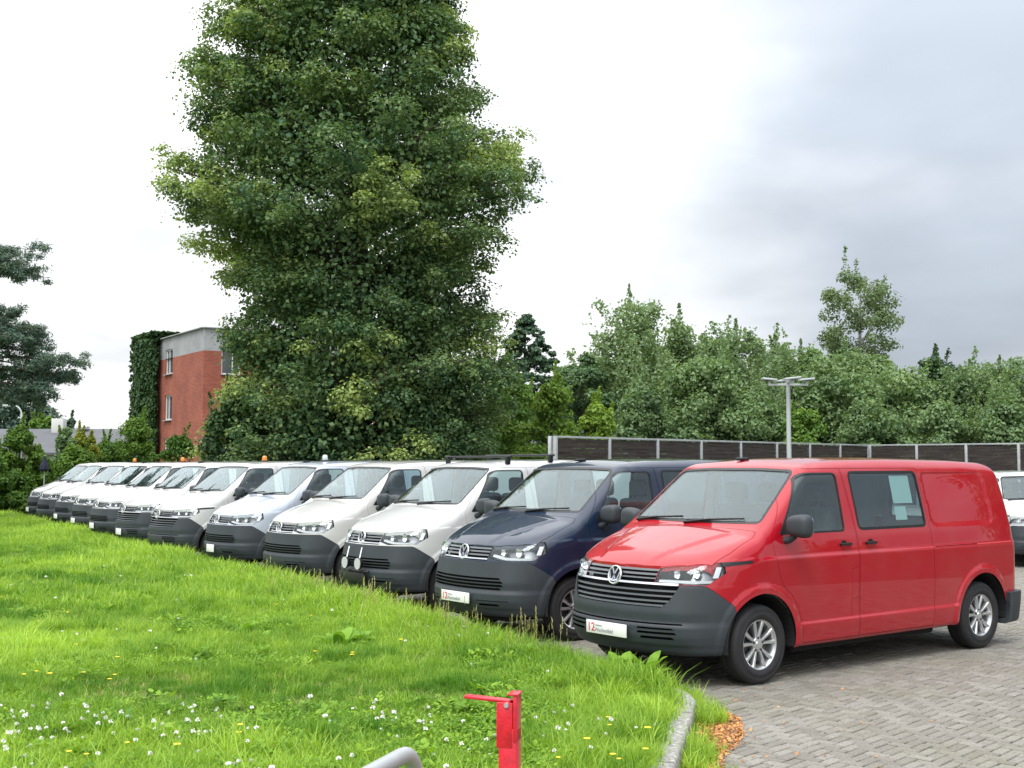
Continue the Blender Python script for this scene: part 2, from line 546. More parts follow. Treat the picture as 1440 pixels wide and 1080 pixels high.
def front_strip(name, z0, z1, ya, yb, off0, off1, n=28, zf=None, level=0.0):
    """bar that follows the curve of the nose between two lateral positions"""
    bm = bmesh.new()
    ys = np.linspace(ya, yb, n + 1)
    za = z0 + (zf(ys) if zf else 0 * ys); zb_ = z1 + (zf(ys) if zf else 0 * ys)
    xa = front_x(ys, za); xb = front_x(ys, zb_)
    rows = []
    for i in range(n + 1):
        rows.append([bm.verts.new((xa[i] + off0, ys[i], za[i])), bm.verts.new((xb[i] + off0, ys[i], zb_[i])),
                     bm.verts.new((xb[i] + off1, ys[i], zb_[i])), bm.verts.new((xa[i] + off1, ys[i], za[i]))])
    for a, b in zip(rows, rows[1:]):
        for k in range(4):
            bm.faces.new((a[k], a[(k + 1) % 4], b[(k + 1) % 4], b[k]))
    bm.faces.new(rows[0]); bm.faces.new(list(reversed(rows[-1])))
    return mesh_from(bm, name)
M = MATS
NOUT, NIN = (236, 66, 86), (70, 26, 30)
SH = shell_mesh('shell', 0.0, -0.03, NOUT, NIN)
GL = shell_mesh('glass_shell', -0.003, -0.009, (110, 48, 52), (110, 48, 52))
SL = shell_mesh('seal_shell', 0.0015, -0.0085, (110, 48, 52), (110, 48, 52))
BB = shell_mesh('bumper_shell', 0.05, -0.01, (110, 48, 52), (60, 26, 30))
ARCH = join_meshes([cylinder_y(wx, 0.35, 0.435, a, b) for wx in (0.0, 3.4) for a, b in ((-1.3, -0.58), (0.58, 1.3))])
SH = cut(SH, ARCH)
BB = cut(BB, ARCH)
LO, HI = -1.4, -0.735
mir = lambda poly: [(-a, b) for a, b in poly]

door_p = [(0.545, 0.31), (0.543, 0.40), (0.525, 0.50), (0.475, 0.625), (0.392, 0.735), (0.27, 0.835), (0.21, 0.95), (0.18, 1.08), (0.155, 1.22), (0.155, 1.27),
          (0.56, 1.79), (0.61, 1.835), (0.68, 1.86), (1.255, 1.865), (1.345, 1.22), (1.345, 0.31)]
win_p = round_poly([(0.258, 1.278), (0.65, 1.785), (0.74, 1.825), (1.185, 1.825), (1.185, 1.278)], [0.02, 0.03, 0.05, 0.06, 0.05])
slide_p = [(1.355, 0.31), (1.355, 1.22), (1.265, 1.865), (2.47, 1.865), (2.53, 1.22), (2.55, 0.6), (2.535, 0.31)]
swin_p = round_poly([(1.385, 1.282), (1.355, 1.838), (2.445, 1.838), (2.475, 1.282)], 0.07)
flap_p = [(1.235, 0.66), (1.235, 0.925), (1.335, 0.965), (1.335, 0.66)]
ws_p = round_poly([(-0.805, 1.372), (-0.4, 1.366), (0.4, 1.366), (0.805, 1.372), (0.705, 1.852), (0.3, 1.868), (-0.3, 1.868), (-0.705, 1.852)], [0.05, 0, 0, 0.05, 0.07, 0, 0, 0.07])
rw_p = round_poly([(-0.70, 1.28), (0.70, 1.28), (0.62, 1.78), (-0.62, 1.78)], 0.06)
half = [(-0.800, 0.0), (-0.776, 0.28), (-0.725, 0.48), (-0.63, 0.67), (-0.50, 0.82), (-0.30, 0.855), (0.0, 0.85), (0.045, 0.83), (0.04, 0.70), (0.0, 0.35), (-0.015, 0.0)]
bon_p = half + [(x, -y) for x, y in reversed(half[1:-1])]
tail_p = [(4.04, 0.90), (4.035, 1.30), (4.5, 1.30), (4.5, 0.90)]
gate_p = round_poly([(-0.80, 0.57), (0.80, 0.57), (0.78, 1.2), (0.70, 1.84), (-0.70, 1.84), (-0.78, 1.2)], 0.04)

def P_(poly, ax='y', lo=LO, hi=HI): return prism(poly, ax, lo, hi)
def two(poly):      # the same cut on both flanks
    return join_meshes([prism(poly, 'y', LO, HI), prism(poly, 'y', -HI, -LO)])

VAN = {}            # finished panel meshes
paint2 = [M['van_paint'], M['interior_light'], M['seal_black']]
paintd = [M['van_paint'], M['interior_light'], M['van_paint']]
def glass_set(key, poly, ax, lo, hi, mat, frit=0.03, flip=False):
    g = both(GL, prism(inset(poly, 0.0015), ax, lo, hi))
    s = both(SL, prism(inset(poly, 0.0005), ax, lo, hi))
    s = cut(s, prism(inset(poly, frit), ax, lo, hi))
    if flip:
        VAN[key + '_r'] = finish(g.copy(), [mat], -0.003, key, True)
        VAN[key + '_seal_r'] = finish(s.copy(), [M['seal_black']], 0.0015, key + '_seal', True)
    VAN[key] = finish(g, [mat], -0.003, key)
    VAN[key + '_seal'] = finish(s, [M['seal_black']], 0.0015, key + '_seal')
glass_set('windscreen', ws_p, 'x', -0.15, 1.1, M['glass'], 0.022)
glass_set('front_window', win_p, 'y', LO, HI, M['glass'], 0.016, True)
glass_set('slide_window', swin_p, 'y', LO, HI, M['tinted_glass'], 0.026, True)
glass_set('rear_window', rw_p, 'x', 3.7, 4.6, M['tinted_glass'], 0.026)

d = cut(both(SH, P_(inset(door_p, 0.004))), P_(win_p))
fl = both(d, P_(inset(flap_p, 0.003)))
d = cut(d, P_(flap_p))
d = cut(d, P_([(1.232, 0.50), (1.232, 0.657), (1.237, 0.657), (1.237, 0.50)]))
VAN['door'] = finish(d.copy(), paintd, 0, 'door'); VAN['door_r'] = finish(d, paintd, 0, 'door', True)
VAN['flap'] = finish(fl.copy(), paintd, 0, 'flap'); VAN['flap_r'] = finish(fl, paintd, 0, 'flap', True)
s = cut(both(SH, P_(inset(slide_p, 0.004))), P_(swin_p))
VAN['slide'] = finish(s.copy(), paintd, 0, 'slide'); VAN['slide_r'] = finish(s, paintd, 0, 'slide', True)
VAN['bonnet'] = finish(both(SH, P_(inset(bon_p, 0.004), 'z', 0.95, 1.7)), paintd, 0, 'bonnet')
gt_ = cut(both(SH, P_(inset(gate_p, 0.004), 'x', 3.6, 4.7)), P_(rw_p, 'x', 3.5, 4.7))
VAN['tailgate'] = finish(gt_, paintd, 0, 'tailgate')
BASE = cut(SH, two(door_p))
BASE = cut(BASE, two(slide_p))
BASE = cut(BASE, prism(ws_p, 'x', -0.15, 1.1))
BASE = cut(BASE, prism(gate_p, 'x', 3.6, 4.7))
BASE = cut(BASE, prism(bon_p, 'z', 0.95, 1.7))
tl = two(tail_p)
VAN['tail'] = finish(both(BASE, prism(inset(tail_p, 0.003), 'y', -1.4, -0.6)), [M['red_lens']], 0, 'tail')
VAN['tail_r'] = finish(both(BASE, prism(inset(tail_p, 0.003), 'y', 0.6, 1.4)), [M['red_lens']], 0, 'tail')
BASE = cut(BASE, join_meshes([prism(tail_p, 'y', -1.4, -0.6), prism(tail_p, 'y', 0.6, 1.4)]))
# sliding door rail let into the flank
BASE = cut(BASE, join_meshes([prism([(2.56, 1.082), (3.30, 1.082), (3.30, 1.089), (2.56, 1.089)], 'y', a, b) for a, b in ((-1.2, -0.930), (0.930, 1.2))]))
VAN['rear_bumper'] = finish(both(BB, prism([(3.82, 0.1), (3.82, 0.555), (4.6, 0.555), (4.6, 0.1)], 'y', -1.3, 1.3)), [M['bumper_plastic']], 0.05, 'rear_bumper')

VAR = {
    'late': dict(head=[(0.452, 0.884), (0.83, 0.878), (0.945, 1.062), (0.93, 1.075), (0.452, 1.012)],
                 grille=[(-0.448, 1.022), (0.448, 1.022), (0.448, 0.868), (0.665, 0.864), (0.60, 0.74), (0.54, 0.685), (-0.54, 0.685), (-0.60, 0.74), (-0.665, 0.864), (-0.448, 0.868)],
                 btop=0.876,
                 slots=[(0.50, 0.516, 0.33, 0.66), (0.462, 0.482, 0.33, 0.68), (0.420, 0.442, 0.36, 0.66), (0.542, 0.555, 0.0, 0.72)]),
    'early': dict(head=[(0.402, 0.905), (0.55, 0.868), (0.84, 0.880), (0.955, 1.070), (0.94, 1.083), (0.402, 1.016)],
                  grille=[(-0.398, 1.022), (0.398, 1.022), (0.398, 0.868), (-0.398, 0.868)],
                  btop=0.858,
                  slots=[(0.672, 0.694, 0.0, 0.60), (0.636, 0.660, 0.0, 0.63), (0.600, 0.624, 0.0, 0.63), (0.566, 0.588, 0.0, 0.61), (0.445, 0.453, 0.30, 0.70), (0.395, 0.418, 0.34, 0.60)]),
}
for vn, v in VAR.items():
    bp = [(-1.3, 0.1), (-1.3, v['btop']), (-0.60, v['btop']), (-0.57, v['btop'] - 0.01), (-0.345, 0.705), (-0.31, 0.62), (-0.31, 0.1)]
    gp = prism(v['grille'], 'x', -1.3, -0.45)
    hp = [prism(q, 'x', -1.3, -0.40) for q in (v['head'], mir(v['head']))]
    b = cut(BASE, prism(bp, 'y', -1.3, 1.3))
    b = cut(b, gp)
    b = cut(b, join_meshes(hp))
    VAN[vn + '_body'] = finish(b, paint2, 0, 'body')
    fb = both(SH, prism(inset(bp, 0.003), 'y', -1.3, 1.3))
    fb = cut(fb, gp)
    cs = []
    for z0, z1, ya, yb in v['slots']:
        if ya == 0.0:
            cs.append(prism([(-yb, z0), (yb, z0), (yb - 0.02, z1), (-yb + 0.02, z1)], 'x', -1.3, -0.5))
        else:
            for sg in (-1, 1):
                cs.append(prism([(sg * ya, z0), (sg * yb, z0), (sg * (yb - 0.02), z1), (sg * (ya + 0.01), z1)], 'x', -1.3, -0.42))
    fb = cut(fb, join_meshes(cs))
    VAN[vn + '_bumper'] = finish(fb, [M['bumper_plastic'], M['black_plastic']], 0, 'front_bumper')
    for sfx, q in (('', mir(v['head'])), ('_r', v['head'])):
        VAN[vn + '_lens' + sfx] = finish(both(GL, prism(inset(q, 0.003), 'x', -1.3, -0.41)), [M['lens']], -0.003, 'lens')
    print('variant', vn, len(VAN[vn + '_body'].polygons))

# ---- wheel
def make_wheel():
    bm = bmesh.new()
    pr = [(0.20, 0.085), (0.225, 0.103), (0.28, 0.110), (0.318, 0.104), (0.334, 0.090), (0.341, 0.070), (0.343, 0.062), (0.336, 0.060), (0.336, 0.052), (0.343, 0.050),
          (0.344, 0.006), (0.336, 0.005), (0.336, -0.005), (0.344, -0.006), (0.343, -0.050), (0.336, -0.052), (0.336, -0.060), (0.343, -0.062), (0.341, -0.070),
          (0.334, -0.090), (0.318, -0.104), (0.300, -0.1085), (0.297, -0.1065), (0.262, -0.1095), (0.258, -0.1115), (0.235, -0.108), (0.222, -0.101), (0.212, -0.092), (0.20, -0.085)]
    lathe_y(bm, pr, 64)
    return mesh_from(bm, 'tyre', True, 35)
def make_rim():
    bm = bmesh.new()
    lathe_y(bm, [(0.198, 0.09), (0.190, 0.05), (0.186, -0.03), (0.196, -0.078), (0.205, -0.092), (0.214, -0.0965), (0.217, -0.092), (0.214, -0.086)], 64)
    lathe_y(bm, [(0.187, 0.0), (0.02, 0.0)], 32)
    r = lathe_y(bm, [(0.066, -0.02), (0.066, -0.062), (0.058, -0.075), (0.034, -0.080), (0.031, -0.086), (0.0005, -0.088)], 32)
    def spoke(a0, a1, w0, w1):
        r0, r1 = 0.045, 0.206
        secs = []
        for t in (0, 0.35, 0.7, 1.0):
            rr = r0 + (r1 - r0) * t; a = a0 + (a1 - a0) * t; w = w0 + (w1 - w0) * t
            y = -0.070 - 0.018 * t
            c = Vector((rr * math.cos(a), y, rr * math.sin(a))); sd_ = Vector((-math.sin(a), 0, math.cos(a)))
            secs.append([bm.verts.new(c + sd_ * (-w) + Vector((0, 0.035, 0))), bm.verts.new(c + sd_ * (-w) + Vector((0, 0.006, 0))), bm.verts.new(c + sd_ * (-w * 0.6) + Vector((0, -0.004, 0))),
                         bm.verts.new(c + sd_ * (w * 0.6) + Vector((0, -0.004, 0))), bm.verts.new(c + sd_ * w + Vector((0, 0.006, 0))), bm.verts.new(c + sd_ * w + Vector((0, 0.035, 0)))])
        for a, b in zip(secs, secs[1:]):
            for k in range(5):
                bm.faces.new((a[k], a[k + 1], b[k + 1], b[k]))
    for i in range(5):
        a = 2 * math.pi * i / 5 + 0.31
        for s in (-1, 1):
            spoke(a + s * 0.22, a + s * 0.275, 0.011, 0.019)
    me = mesh_from(bm, 'rim', True, 35)
    return me
def make_disc():
    bm = bmesh.new()
    lathe_y(bm, [(0.186, -0.012), (0.15, -0.020), (0.07, -0.022), (0.01, -0.022)], 40)
    for i in range(5):
        a = 2 * math.pi * i / 5 + 0.31
        bmesh.ops.create_uvsphere(bm, u_segments=8, v_segments=5, radius=0.011, matrix=Matrix.Translation((0.056 * math.cos(a), -0.076, 0.056 * math.sin(a))))
    return mesh_from(bm, 'disc', True, 35)
TYRE, RIM, DISC = make_wheel(), make_rim(), make_disc()

# ---- emblem: ring with a V over a W
def make_emblem():
    bm = bmesh.new()
    n = 40
    rings = []
    for k in range(n):
        a = 2 * math.pi * k / n
        ring = []
        for j in range(8):
            b = 2 * math.pi * j / 8
            rr = 0.070 + 0.0075 * math.cos(b)
            ring.append(bm.verts.new((-0.010 * math.sin(b) * 0.8 - 0.004, rr * math.cos(a), rr * math.sin(a))))
        rings.append(ring)
    for k in range(n):
        a, b = rings[k], rings[(k + 1) % n]
        for j in range(8):
            bm.faces.new((a[j], a[(j + 1) % 8], b[(j + 1) % 8], b[j]))
    def bar(p, q, w=0.0068):
        p = np.array(p); q = np.array(q)
        d_ = (q - p) / np.linalg.norm(q - p); s_ = np.array([-d_[1], d_[0]]) * w
        c = [p - s_, p + s_, q + s_, q - s_]
        A = [bm.verts.new((-0.011, *u)) for u in c]; B = [bm.verts.new((0.004, *u)) for u in c]
        bm.faces.new(A); bm.faces.new(B[::-1])
        for i in range(4):
            bm.faces.new((A[i], B[i], B[(i + 1) % 4], A[(i + 1) % 4]))
    K=1
    bar((-0.033, 0.060), (0.0, 0.006)); bar((0.033, 0.060), (0.0, 0.006))
    bar((-0.062, 0.028), (-0.027, -0.060)); bar((-0.027, -0.060), (0.0, -0.004)); bar((0.0, -0.004), (0.027, -0.060)); bar((0.062, 0.028), (0.027, -0.060))
    return mesh_from(bm, 'emblem', True, 30)
EMBLEM = make_emblem()
def disc_x(name, r, x0, x1, n=32):
    return prism([(r * math.cos(2 * math.pi * i / n), r * math.sin(2 * math.pi * i / n)) for i in range(n)], 'x', x0, x1)
EMBLEM_BACK = disc_x('back', 0.069, -0.001, 0.02)

def text_mesh(txt, size, depth=0.001):
    c = bpy.data.curves.new('txt', 'FONT'); c.body = txt; c.size = size; c.extrude = depth
    c.align_x = 'LEFT'
    o = bpy.data.objects.new('txt', c); COL.objects.link(o)
    dg = bpy.context.evaluated_depsgraph_get()
    me = bpy.data.meshes.new_from_object(o.evaluated_get(dg))
    bpy.data.objects.remove(o)
    return me
# text faces the front of the van (-x): reads towards +... the van's left
def place_text(me, x, y, z):
    # text x axis -> van -y (its left side lies on the reader's right), text y axis -> z, text z axis -> -x
    me.transform(Matrix(((0, 0, -1, x), (-1, 0, 0, y), (0, 1, 0, z), (0, 0, 0, 1))))
    return me
TXT_NUM = place_text(text_mesh('12', 0.105), -0.008, 0.245, -0.036)
TXT_NAME = place_text(text_mesh('Wachenfeld', 0.050), -0.008, 0.145, -0.036)
TXT_TOP = place_text(text_mesh('Autohaus', 0.022), -0.008, 0.135, 0.012)

# ---- small shared parts
def mirror_housing():
    bm = bmesh.new()
    bmesh.ops.create_uvsphere(bm, u_segments=24, v_segments=16, radius=1.0)
    for vv in bm.verts:
        p = vv.co
        q = Vector([math.copysign(abs(c) ** 0.62, c) for c in p])
        # rear (+x) flat, front bulging
        x = q.x * (0.035 if q.x > 0 else 0.10)
        vv.co = (x, q.y * 0.125, q.z * 0.100 * (1.0 - 0.12 * q.y))
    bm_tube(bm, [(-0.01, 0.06, -0.09), (-0.02, 0.11, -0.125), (-0.03, 0.17, -0.135)], [0.03, 0.032, 0.035], 10)
    return mesh_from(bm, 'mirror', True, 60)
MIRROR = mirror_housing()
MIRROR_GLASS = prism(round_poly([(-0.105, -0.075), (0.105, -0.075), (0.10, 0.08), (-0.105, 0.075)], 0.03), 'x', 0.034, 0.038)
def handle_mesh():
    bm = bmesh.new()
    bm_box(bm, (0, -0.028, 0), (0.15, 0.016, 0.026), 0.006, None, 2)
    for x in (-0.058, 0.058):
        bm_box(bm, (x, -0.010, 0), (0.026, 0.03, 0.02), 0.004)
    return mesh_from(bm, 'handle', True, 40)
HANDLE = handle_mesh()
def cup_mesh():
    bm = bmesh.new()
    n = 20
    c = bm.verts.new((0, 0.0005, 0)); ring = []
    for k in range(n):
        a = 2 * math.pi * k / n
        ring.append(bm.verts.new((0.042 * math.cos(a), -0.0015, 0.036 * math.sin(a))))
    for k in range(n):
        bm.faces.new((c, ring[k], ring[(k + 1) % n]))
    return mesh_from(bm, 'cup')
CUP = cup_mesh()
def seat_meshes(w):
    bm = bmesh.new()
    bm_box(bm, (1.02, 0, 0.80), (0.52, w, 0.18), 0.05, None, 3)
    bm_box(bm, (1.33, 0, 1.15), (0.16, w, 0.70), 0.06, Matrix.Rotation(0, 3, 'Y'), 3)
    a = mesh_from(bm, 'seat', True, 50)
    return a
HEADREST = None
def headrest_mesh():
    bm = bmesh.new()
    bm_box(bm, (1.36, 0, 1.62), (0.11, 0.27, 0.20), 0.05, None, 3)
    for s in (-0.06, 0.06):
        bm_tube(bm, [(1.36, s, 1.46), (1.36, s, 1.56)], 0.008, 6)
    return mesh_from(bm, 'headrest', True, 50)
HEADREST = headrest_mesh()
SEAT1, SEAT2 = seat_meshes(0.50), seat_meshes(0.86)
def wheel_torus():
    bm = bmesh.new()
    pts = [(0, 0.19 * math.cos(2 * math.pi * k / 28), 0.19 * math.sin(2 * math.pi * k / 28)) for k in range(29)]
    bm_tube(bm, pts, 0.015, 8, False)
    bm_box(bm, (0.02, 0, -0.02), (0.04, 0.13, 0.12), 0.02)
    bm_box(bm, (0.01, 0, 0), (0.02, 0.36, 0.03), 0.006)
    bm_box(bm, (0.01, 0, -0.10), (0.02, 0.04, 0.18), 0.006)
    me = mesh_from(bm, 'steering', True, 50)
    me.transform(Matrix.Translation((0.78, -0.42, 1.20)) @ Matrix.Rotation(R(28), 4, 'Y'))
    return me
STEER = wheel_torus()
def dash_mesh():
    pr = [(0.02, 1.02), (0.10, 1.30), (0.30, 1.325), (0.55, 1.29), (0.68, 1.22), (0.62, 1.02), (0.55, 0.75), (0.35, 0.75)]
    me = prism(round_poly(pr, 0.02, 3), 'y', -0.80, 0.80)
    return me
DASH = dash_mesh()
def liner_mesh():
    bm = bmesh.new()
    n = 24
    rows = []
    for i in range(n + 1):
        a = R(-8) + R(196) * i / n
        c, s_ = 0.43 * math.cos(a), 0.35 + 0.43 * math.sin(a)
        rows.append([bm.verts.new((c, -0.93, s_)), bm.verts.new((c, -0.56, s_))])
    cen = bm.verts.new((0, -0.56, 0.30))
    for a, b in zip(rows, rows[1:]):
        bm.faces.new((a[0], b[0], b[1], a[1]))
        bm.faces.new((a[1], b[1], cen))
    return mesh_from(bm, 'liner')
LINER = liner_mesh()
def wiper_mesh(y0, y1):
    bm = bmesh.new()
    ys = np.linspace(y0, y1, 12)
    zs = 1.385 + 0.030 * np.abs(np.linspace(0, 1, 12))
    xs = front_x(ys, zs, -0.5, 1.5) - 0.022
    bm_tube(bm, [(a, b, c) for a, b, c in zip(xs, ys, zs)], 0.009, 6)
    bm_tube(bm, [(xs[0] - 0.03, ys[0], zs[0] - 0.02), (xs[5] - 0.018, ys[5], zs[5] + 0.002)], [0.014, 0.008], 6)
    return mesh_from(bm, 'wiper', True, 60)
WIPERS = [wiper_mesh(0.02, -0.62), wiper_mesh(0.72, 0.10)]
def headlight_inner(vn, side):
    """reflector bowl, projector tubes and the light strip, set behind the lens"""
    q = VAR[vn]['head']
    sg = side
    ya, yb = q[0][0], 0.84
    back = bmesh.new()
    ys = np.linspace(ya - 0.005, 0.90, 12); zz = np.linspace(0.868, 1.06, 5)
    g = [[None] * 5 for _ in range(12)]
    for i, y in enumerate(ys):
        for j, z in enumerate(zz):
            g[i][j] = back.verts.new((float(front_x(min(y, 0.88), z)) + 0.075 + 0.03 * math.sin(j / 4 * math.pi), sg * y, z))
    for i in range(11):
        for j in range(4):
            back.faces.new((g[i][j], g[i + 1][j], g[i + 1][j + 1], g[i][j + 1]))
    mback = mesh_from(back, 'lamp_bowl', True)
    pj = bmesh.new()
    spots = ((0.60, 0.962, 0.036), (0.74, 0.972, 0.040)) if vn == 'late' else ((0.54, 0.958, 0.036), (0.70, 0.962, 0.052))
    for y, z, r in spots:
        x = float(front_x(y, z)) + 0.03
        n = 20
        rings = []
        for rr, dx in ((r, 0.0), (r * 0.92, 0.004), (r * 0.6, 0.04), (0.001, 0.046)):
            rings.append([pj.verts.new((x + dx, sg * y + rr * math.cos(2 * math.pi * k / n), z + rr * math.sin(2 * math.pi * k / n))) for k in range(n)])
        for a, b in zip(rings, rings[1:]):
            for k in range(n):
                pj.faces.new((a[k], a[(k + 1) % n], b[(k + 1) % n], b[k]))
    mproj = mesh_from(pj, 'projector', True)
    if vn == 'late':
        st = front_strip('strip', 0.892, 0.912, sg * (ya + 0.02), sg * 0.84, 0.02, 0.05, 16, zf=lambda yy: 0.0 * yy)
    else:
        st = front_strip('strip', 0.880, 0.902, sg * (ya + 0.04), sg * 0.82, 0.02, 0.05, 16, zf=lambda yy: 0.030 * np.clip((0.6 - np.abs(yy)) / 0.15, 0, 1))
    x0 = front_strip('corner', 0.935, 1.025, sg * 0.835, sg * 0.858, 0.03, 0.05, 4)
    return mback, mproj, st, x0
HEADS = {(vn, s): headlight_inner(vn, s) for vn in VAR for s in (-1, 1)}
GR = {}
for vn in VAR:
    if vn == 'late':
        sl = []
        for z in (0.955, 0.990):
            sl.append(front_strip('slat', z - 0.008, z + 0.008, -0.446, 0.446, 0.008, 0.035))
        for z, w in ((0.822, 0.645), (0.779, 0.618), (0.736, 0.592), (0.699, 0.550)):
            sl.append(front_strip('slat', z - 0.007, z + 0.007, -w, w, 0.008, 0.04))
        cb = front_strip('chrome_bar', 0.872, 0.889, -0.655, 0.655, -0.004, 0.03)
        cb2 = front_strip('chrome_bar', 0.917, 0.927, -0.446, 0.446, 0.002, 0.03)
        back = front_strip('backing', 0.676, 1.026, -0.68, 0.68, 0.06, 0.10)
    else:
        sl = [front_strip('slat', z - 0.008, z + 0.008, -0.397, 0.397, 0.006, 0.035) for z in (0.925, 0.960, 0.993)]
        cb = front_strip('chrome_bar', 0.880, 0.894, -0.397, 0.397, -0.002, 0.03)
        cb2 = None
        back = front_strip('backing', 0.860, 1.026, -0.42, 0.42, 0.06, 0.10)
    GR[vn] = (sl, cb, cb2, back)
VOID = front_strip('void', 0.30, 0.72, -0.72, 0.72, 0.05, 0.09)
def under_mesh():
    bm = bmesh.new()
    bm_box(bm, (1.7, 0, 0.245), (2.2, 1.5, 0.09), 0.02)
    bm_box(bm, (-0.15, 0, 0.25), (1.0, 1.0, 0.08), 0.02)
    for wx in (0.0, 3.4):
        bm_tube(bm, [(wx, -0.72, 0.33), (wx, 0.72, 0.33)], 0.05, 8)
    return mesh_from(bm, 'under')
UNDER = under_mesh()
SAIL = {}
sp_ = [(0.262, 1.282), (0.44, 1.282), (0.39, 1.44)]
sm = both(shell_mesh('sail', 0.004, -0.006, (110, 48, 52), (110, 48, 52)), P_(sp_))
SAIL[-1] = finish(sm.copy(), [M['black_plastic']], 0.004, 'sail'); SAIL[1] = finish(sm, [M['black_plastic']], 0.004, 'sail', True)
STRIPE = {}
st_p = [(-0.42, 1.030), (-0.12, 1.052), (-0.12, 1.075), (-0.42, 1.066)]
sm = both(shell_mesh('stripe', 0.003, -0.006, (170, 40, 80), (110, 40, 52)), P_(st_p, 'y', -1.4, -0.6))
STRIPE[-1] = finish(sm.copy(), [M['black_plastic']], 0.003, 'stripe'); STRIPE[1] = finish(sm, [M['black_plastic']], 0.003, 'stripe', True)

def build_van(vn):
    root = empty('van')
    P = []
    def part(name, mesh, mat=None, parent=root, loc=None, rz=None):
        o = link(name, mesh, mat, parent)
        if loc is not None: o.location = loc
        if rz is not None: o.rotation_euler = (0, 0, rz)
        return o
    part('body', VAN[vn + '_body'])
    part('bonnet', VAN['bonnet'])
    part('front_bumper', VAN[vn + '_bumper'])
    part('rear_bumper', VAN['rear_bumper'])
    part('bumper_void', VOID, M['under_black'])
    part('underbody', UNDER, M['under_black'])
    for sfx, s in (('', -1), ('_r', 1)):
        dr = part('door', VAN['door' + sfx])
        w = part('window', VAN['front_window' + sfx], None, dr); part('window_seal', VAN['front_window_seal' + sfx], None, dr)
        part('fuel_flap', VAN['flap' + sfx], None, dr) if s < 0 else part('pillar_panel', VAN['flap' + sfx], None, dr)
        part('mirror_mount', SAIL[s], None, dr)
        hy = float(side_y(1.15, 1.165))
        part('handle', HANDLE, M['black_plastic'], dr, (1.15, s * hy, 1.165), 0 if s < 0 else math.pi)
        part('handle_recess', CUP, M['black_plastic'], dr, (1.14, s * (hy + 0.001), 1.165), 0 if s < 0 else math.pi)
        mo = part('wing_mirror', MIRROR if s < 0 else MIRROR_R, M['bumper_plastic'], dr, (0.36, s * 1.075, 1.36))
        part('mirror_glass', MIRROR_GLASS, M['chrome'], dr, (0.36, s * 1.075, 1.36))
        sd_ = part('sliding_door', VAN['slide' + sfx])
        part('window', VAN['slide_window' + sfx], None, sd_); part('window_seal', VAN['slide_window_seal' + sfx], None, sd_)
        hy = float(side_y(1.53, 1.165))
        part('handle', HANDLE, M['black_plastic'], sd_, (1.53, s * hy, 1.165), 0 if s < 0 else math.pi)
        part('handle_recess', CUP, M['black_plastic'], sd_, (1.54, s * (hy + 0.001), 1.165), 0 if s < 0 else math.pi)
        hl = part('headlight', VAN[vn + '_lens' + sfx])
        hb, hp, hs, hc = HEADS[(vn, s)]
        part('lamp_bowl', hb, M['lamp_bowl'], hl); part('projector', hp, M['reflector'], hl)
        part('light_strip', hs, M['lamp_white'], hl); part('corner_reflector', hc, M['reflector'], hl)
        part('tail_light', VAN['tail' + sfx])
        if vn == 'late':
            part('side_trim', STRIPE[s])
        for wx in (0.0, 3.4):
            wh = part('wheel', TYRE, M['tyre_rubber'], root, (wx, s * 0.808, 0.342), 0 if s < 0 else math.pi)
            part('rim', RIM, M['alloy'], wh); part('brake_disc', DISC, M['lamp_dark'], wh)
            part('wheel_arch_liner', LINER, M['under_black'], root, (wx, 0, 0), 0 if s < 0 else math.pi)
    wsn = part('windscreen', VAN['windscreen'])
    part('windscreen_seal', VAN['windscreen_seal'], None, wsn)
    for w in WIPERS: part('wiper', w, M['black_plastic'])
    tg = part('tailgate', VAN['tailgate'])
    part('rear_window', VAN['rear_window'], None, tg); part('window_seal', VAN['rear_window_seal'], None, tg)
    sl, cb, cb2, bk = GR[vn]
    g = part('grille', bk, M['under_black'])
    for q in sl: part('slat', q, M['slat_grey'], g)
    part('chrome_bar', cb, M['chrome'], g)
    if cb2: part('chrome_bar', cb2, M['slat_grey'], g)
    zb = 0.925 if vn == 'late' else 0.945
    e = part('emblem', EMBLEM, M['chrome'], root, (float(front_x(0, zb)) - 0.004, 0, zb))
    e.rotation_euler = (0, R(14), 0); e.scale = (1.1, 1.12, 1.12)
    part('emblem_back', EMBLEM_BACK, M['under_black'], e)
    part('seat', SEAT1, M['seat_fabric'], root, (0, -0.44, 0)); part('seat', SEAT2, M['seat_fabric'], root, (0, 0.36, 0))
    for y in (-0.44, 0.15, 0.57): part('headrest', HEADREST, M['seat_fabric'], root, (0, y, 0))
    part('steering_wheel', STEER, M['black_plastic']); part('dashboard', DASH, M['interior_grey'])
    return root
bm = bmesh.new(); bm.from_mesh(MIRROR); bmesh.ops.scale(bm, vec=(1, -1, 1), verts=bm.verts); bmesh.ops.reverse_faces(bm, faces=bm.faces)
MIRROR_R = bpy.data.meshes.new('mirror_r'); bm.to_mesh(MIRROR_R); bm.free()
MIRROR_R.polygons.foreach_set('use_smooth', np.ones(len(MIRROR_R.polygons), bool))
def set_colour(root, col):
    for o in root.children_recursive:
        o.color = (*col, 1)
def add_plate(root, z, kind):
    if kind is None: return
    x = float(front_x(0, z)) - 0.02
    pl = link('number_plate', PLATE if kind == 'dealer' else PLATE_SM, M['plate_white'], root)
    pl.location = (x, 0, z)
    if kind == 'dealer':
        link('lettering', TXT_NUM, M['plate_red'], pl); link('lettering', TXT_NAME, M['plate_grey'], pl); link('lettering', TXT_TOP, M['plate_grey'], pl)
PLATE = box_mesh('plate', (0, 0, 0), (0.012, 0.52, 0.112), 0.003)
PLATE_SM = box_mesh('plate', (0, 0, 0), (0.012, 0.30, 0.13), 0.003)
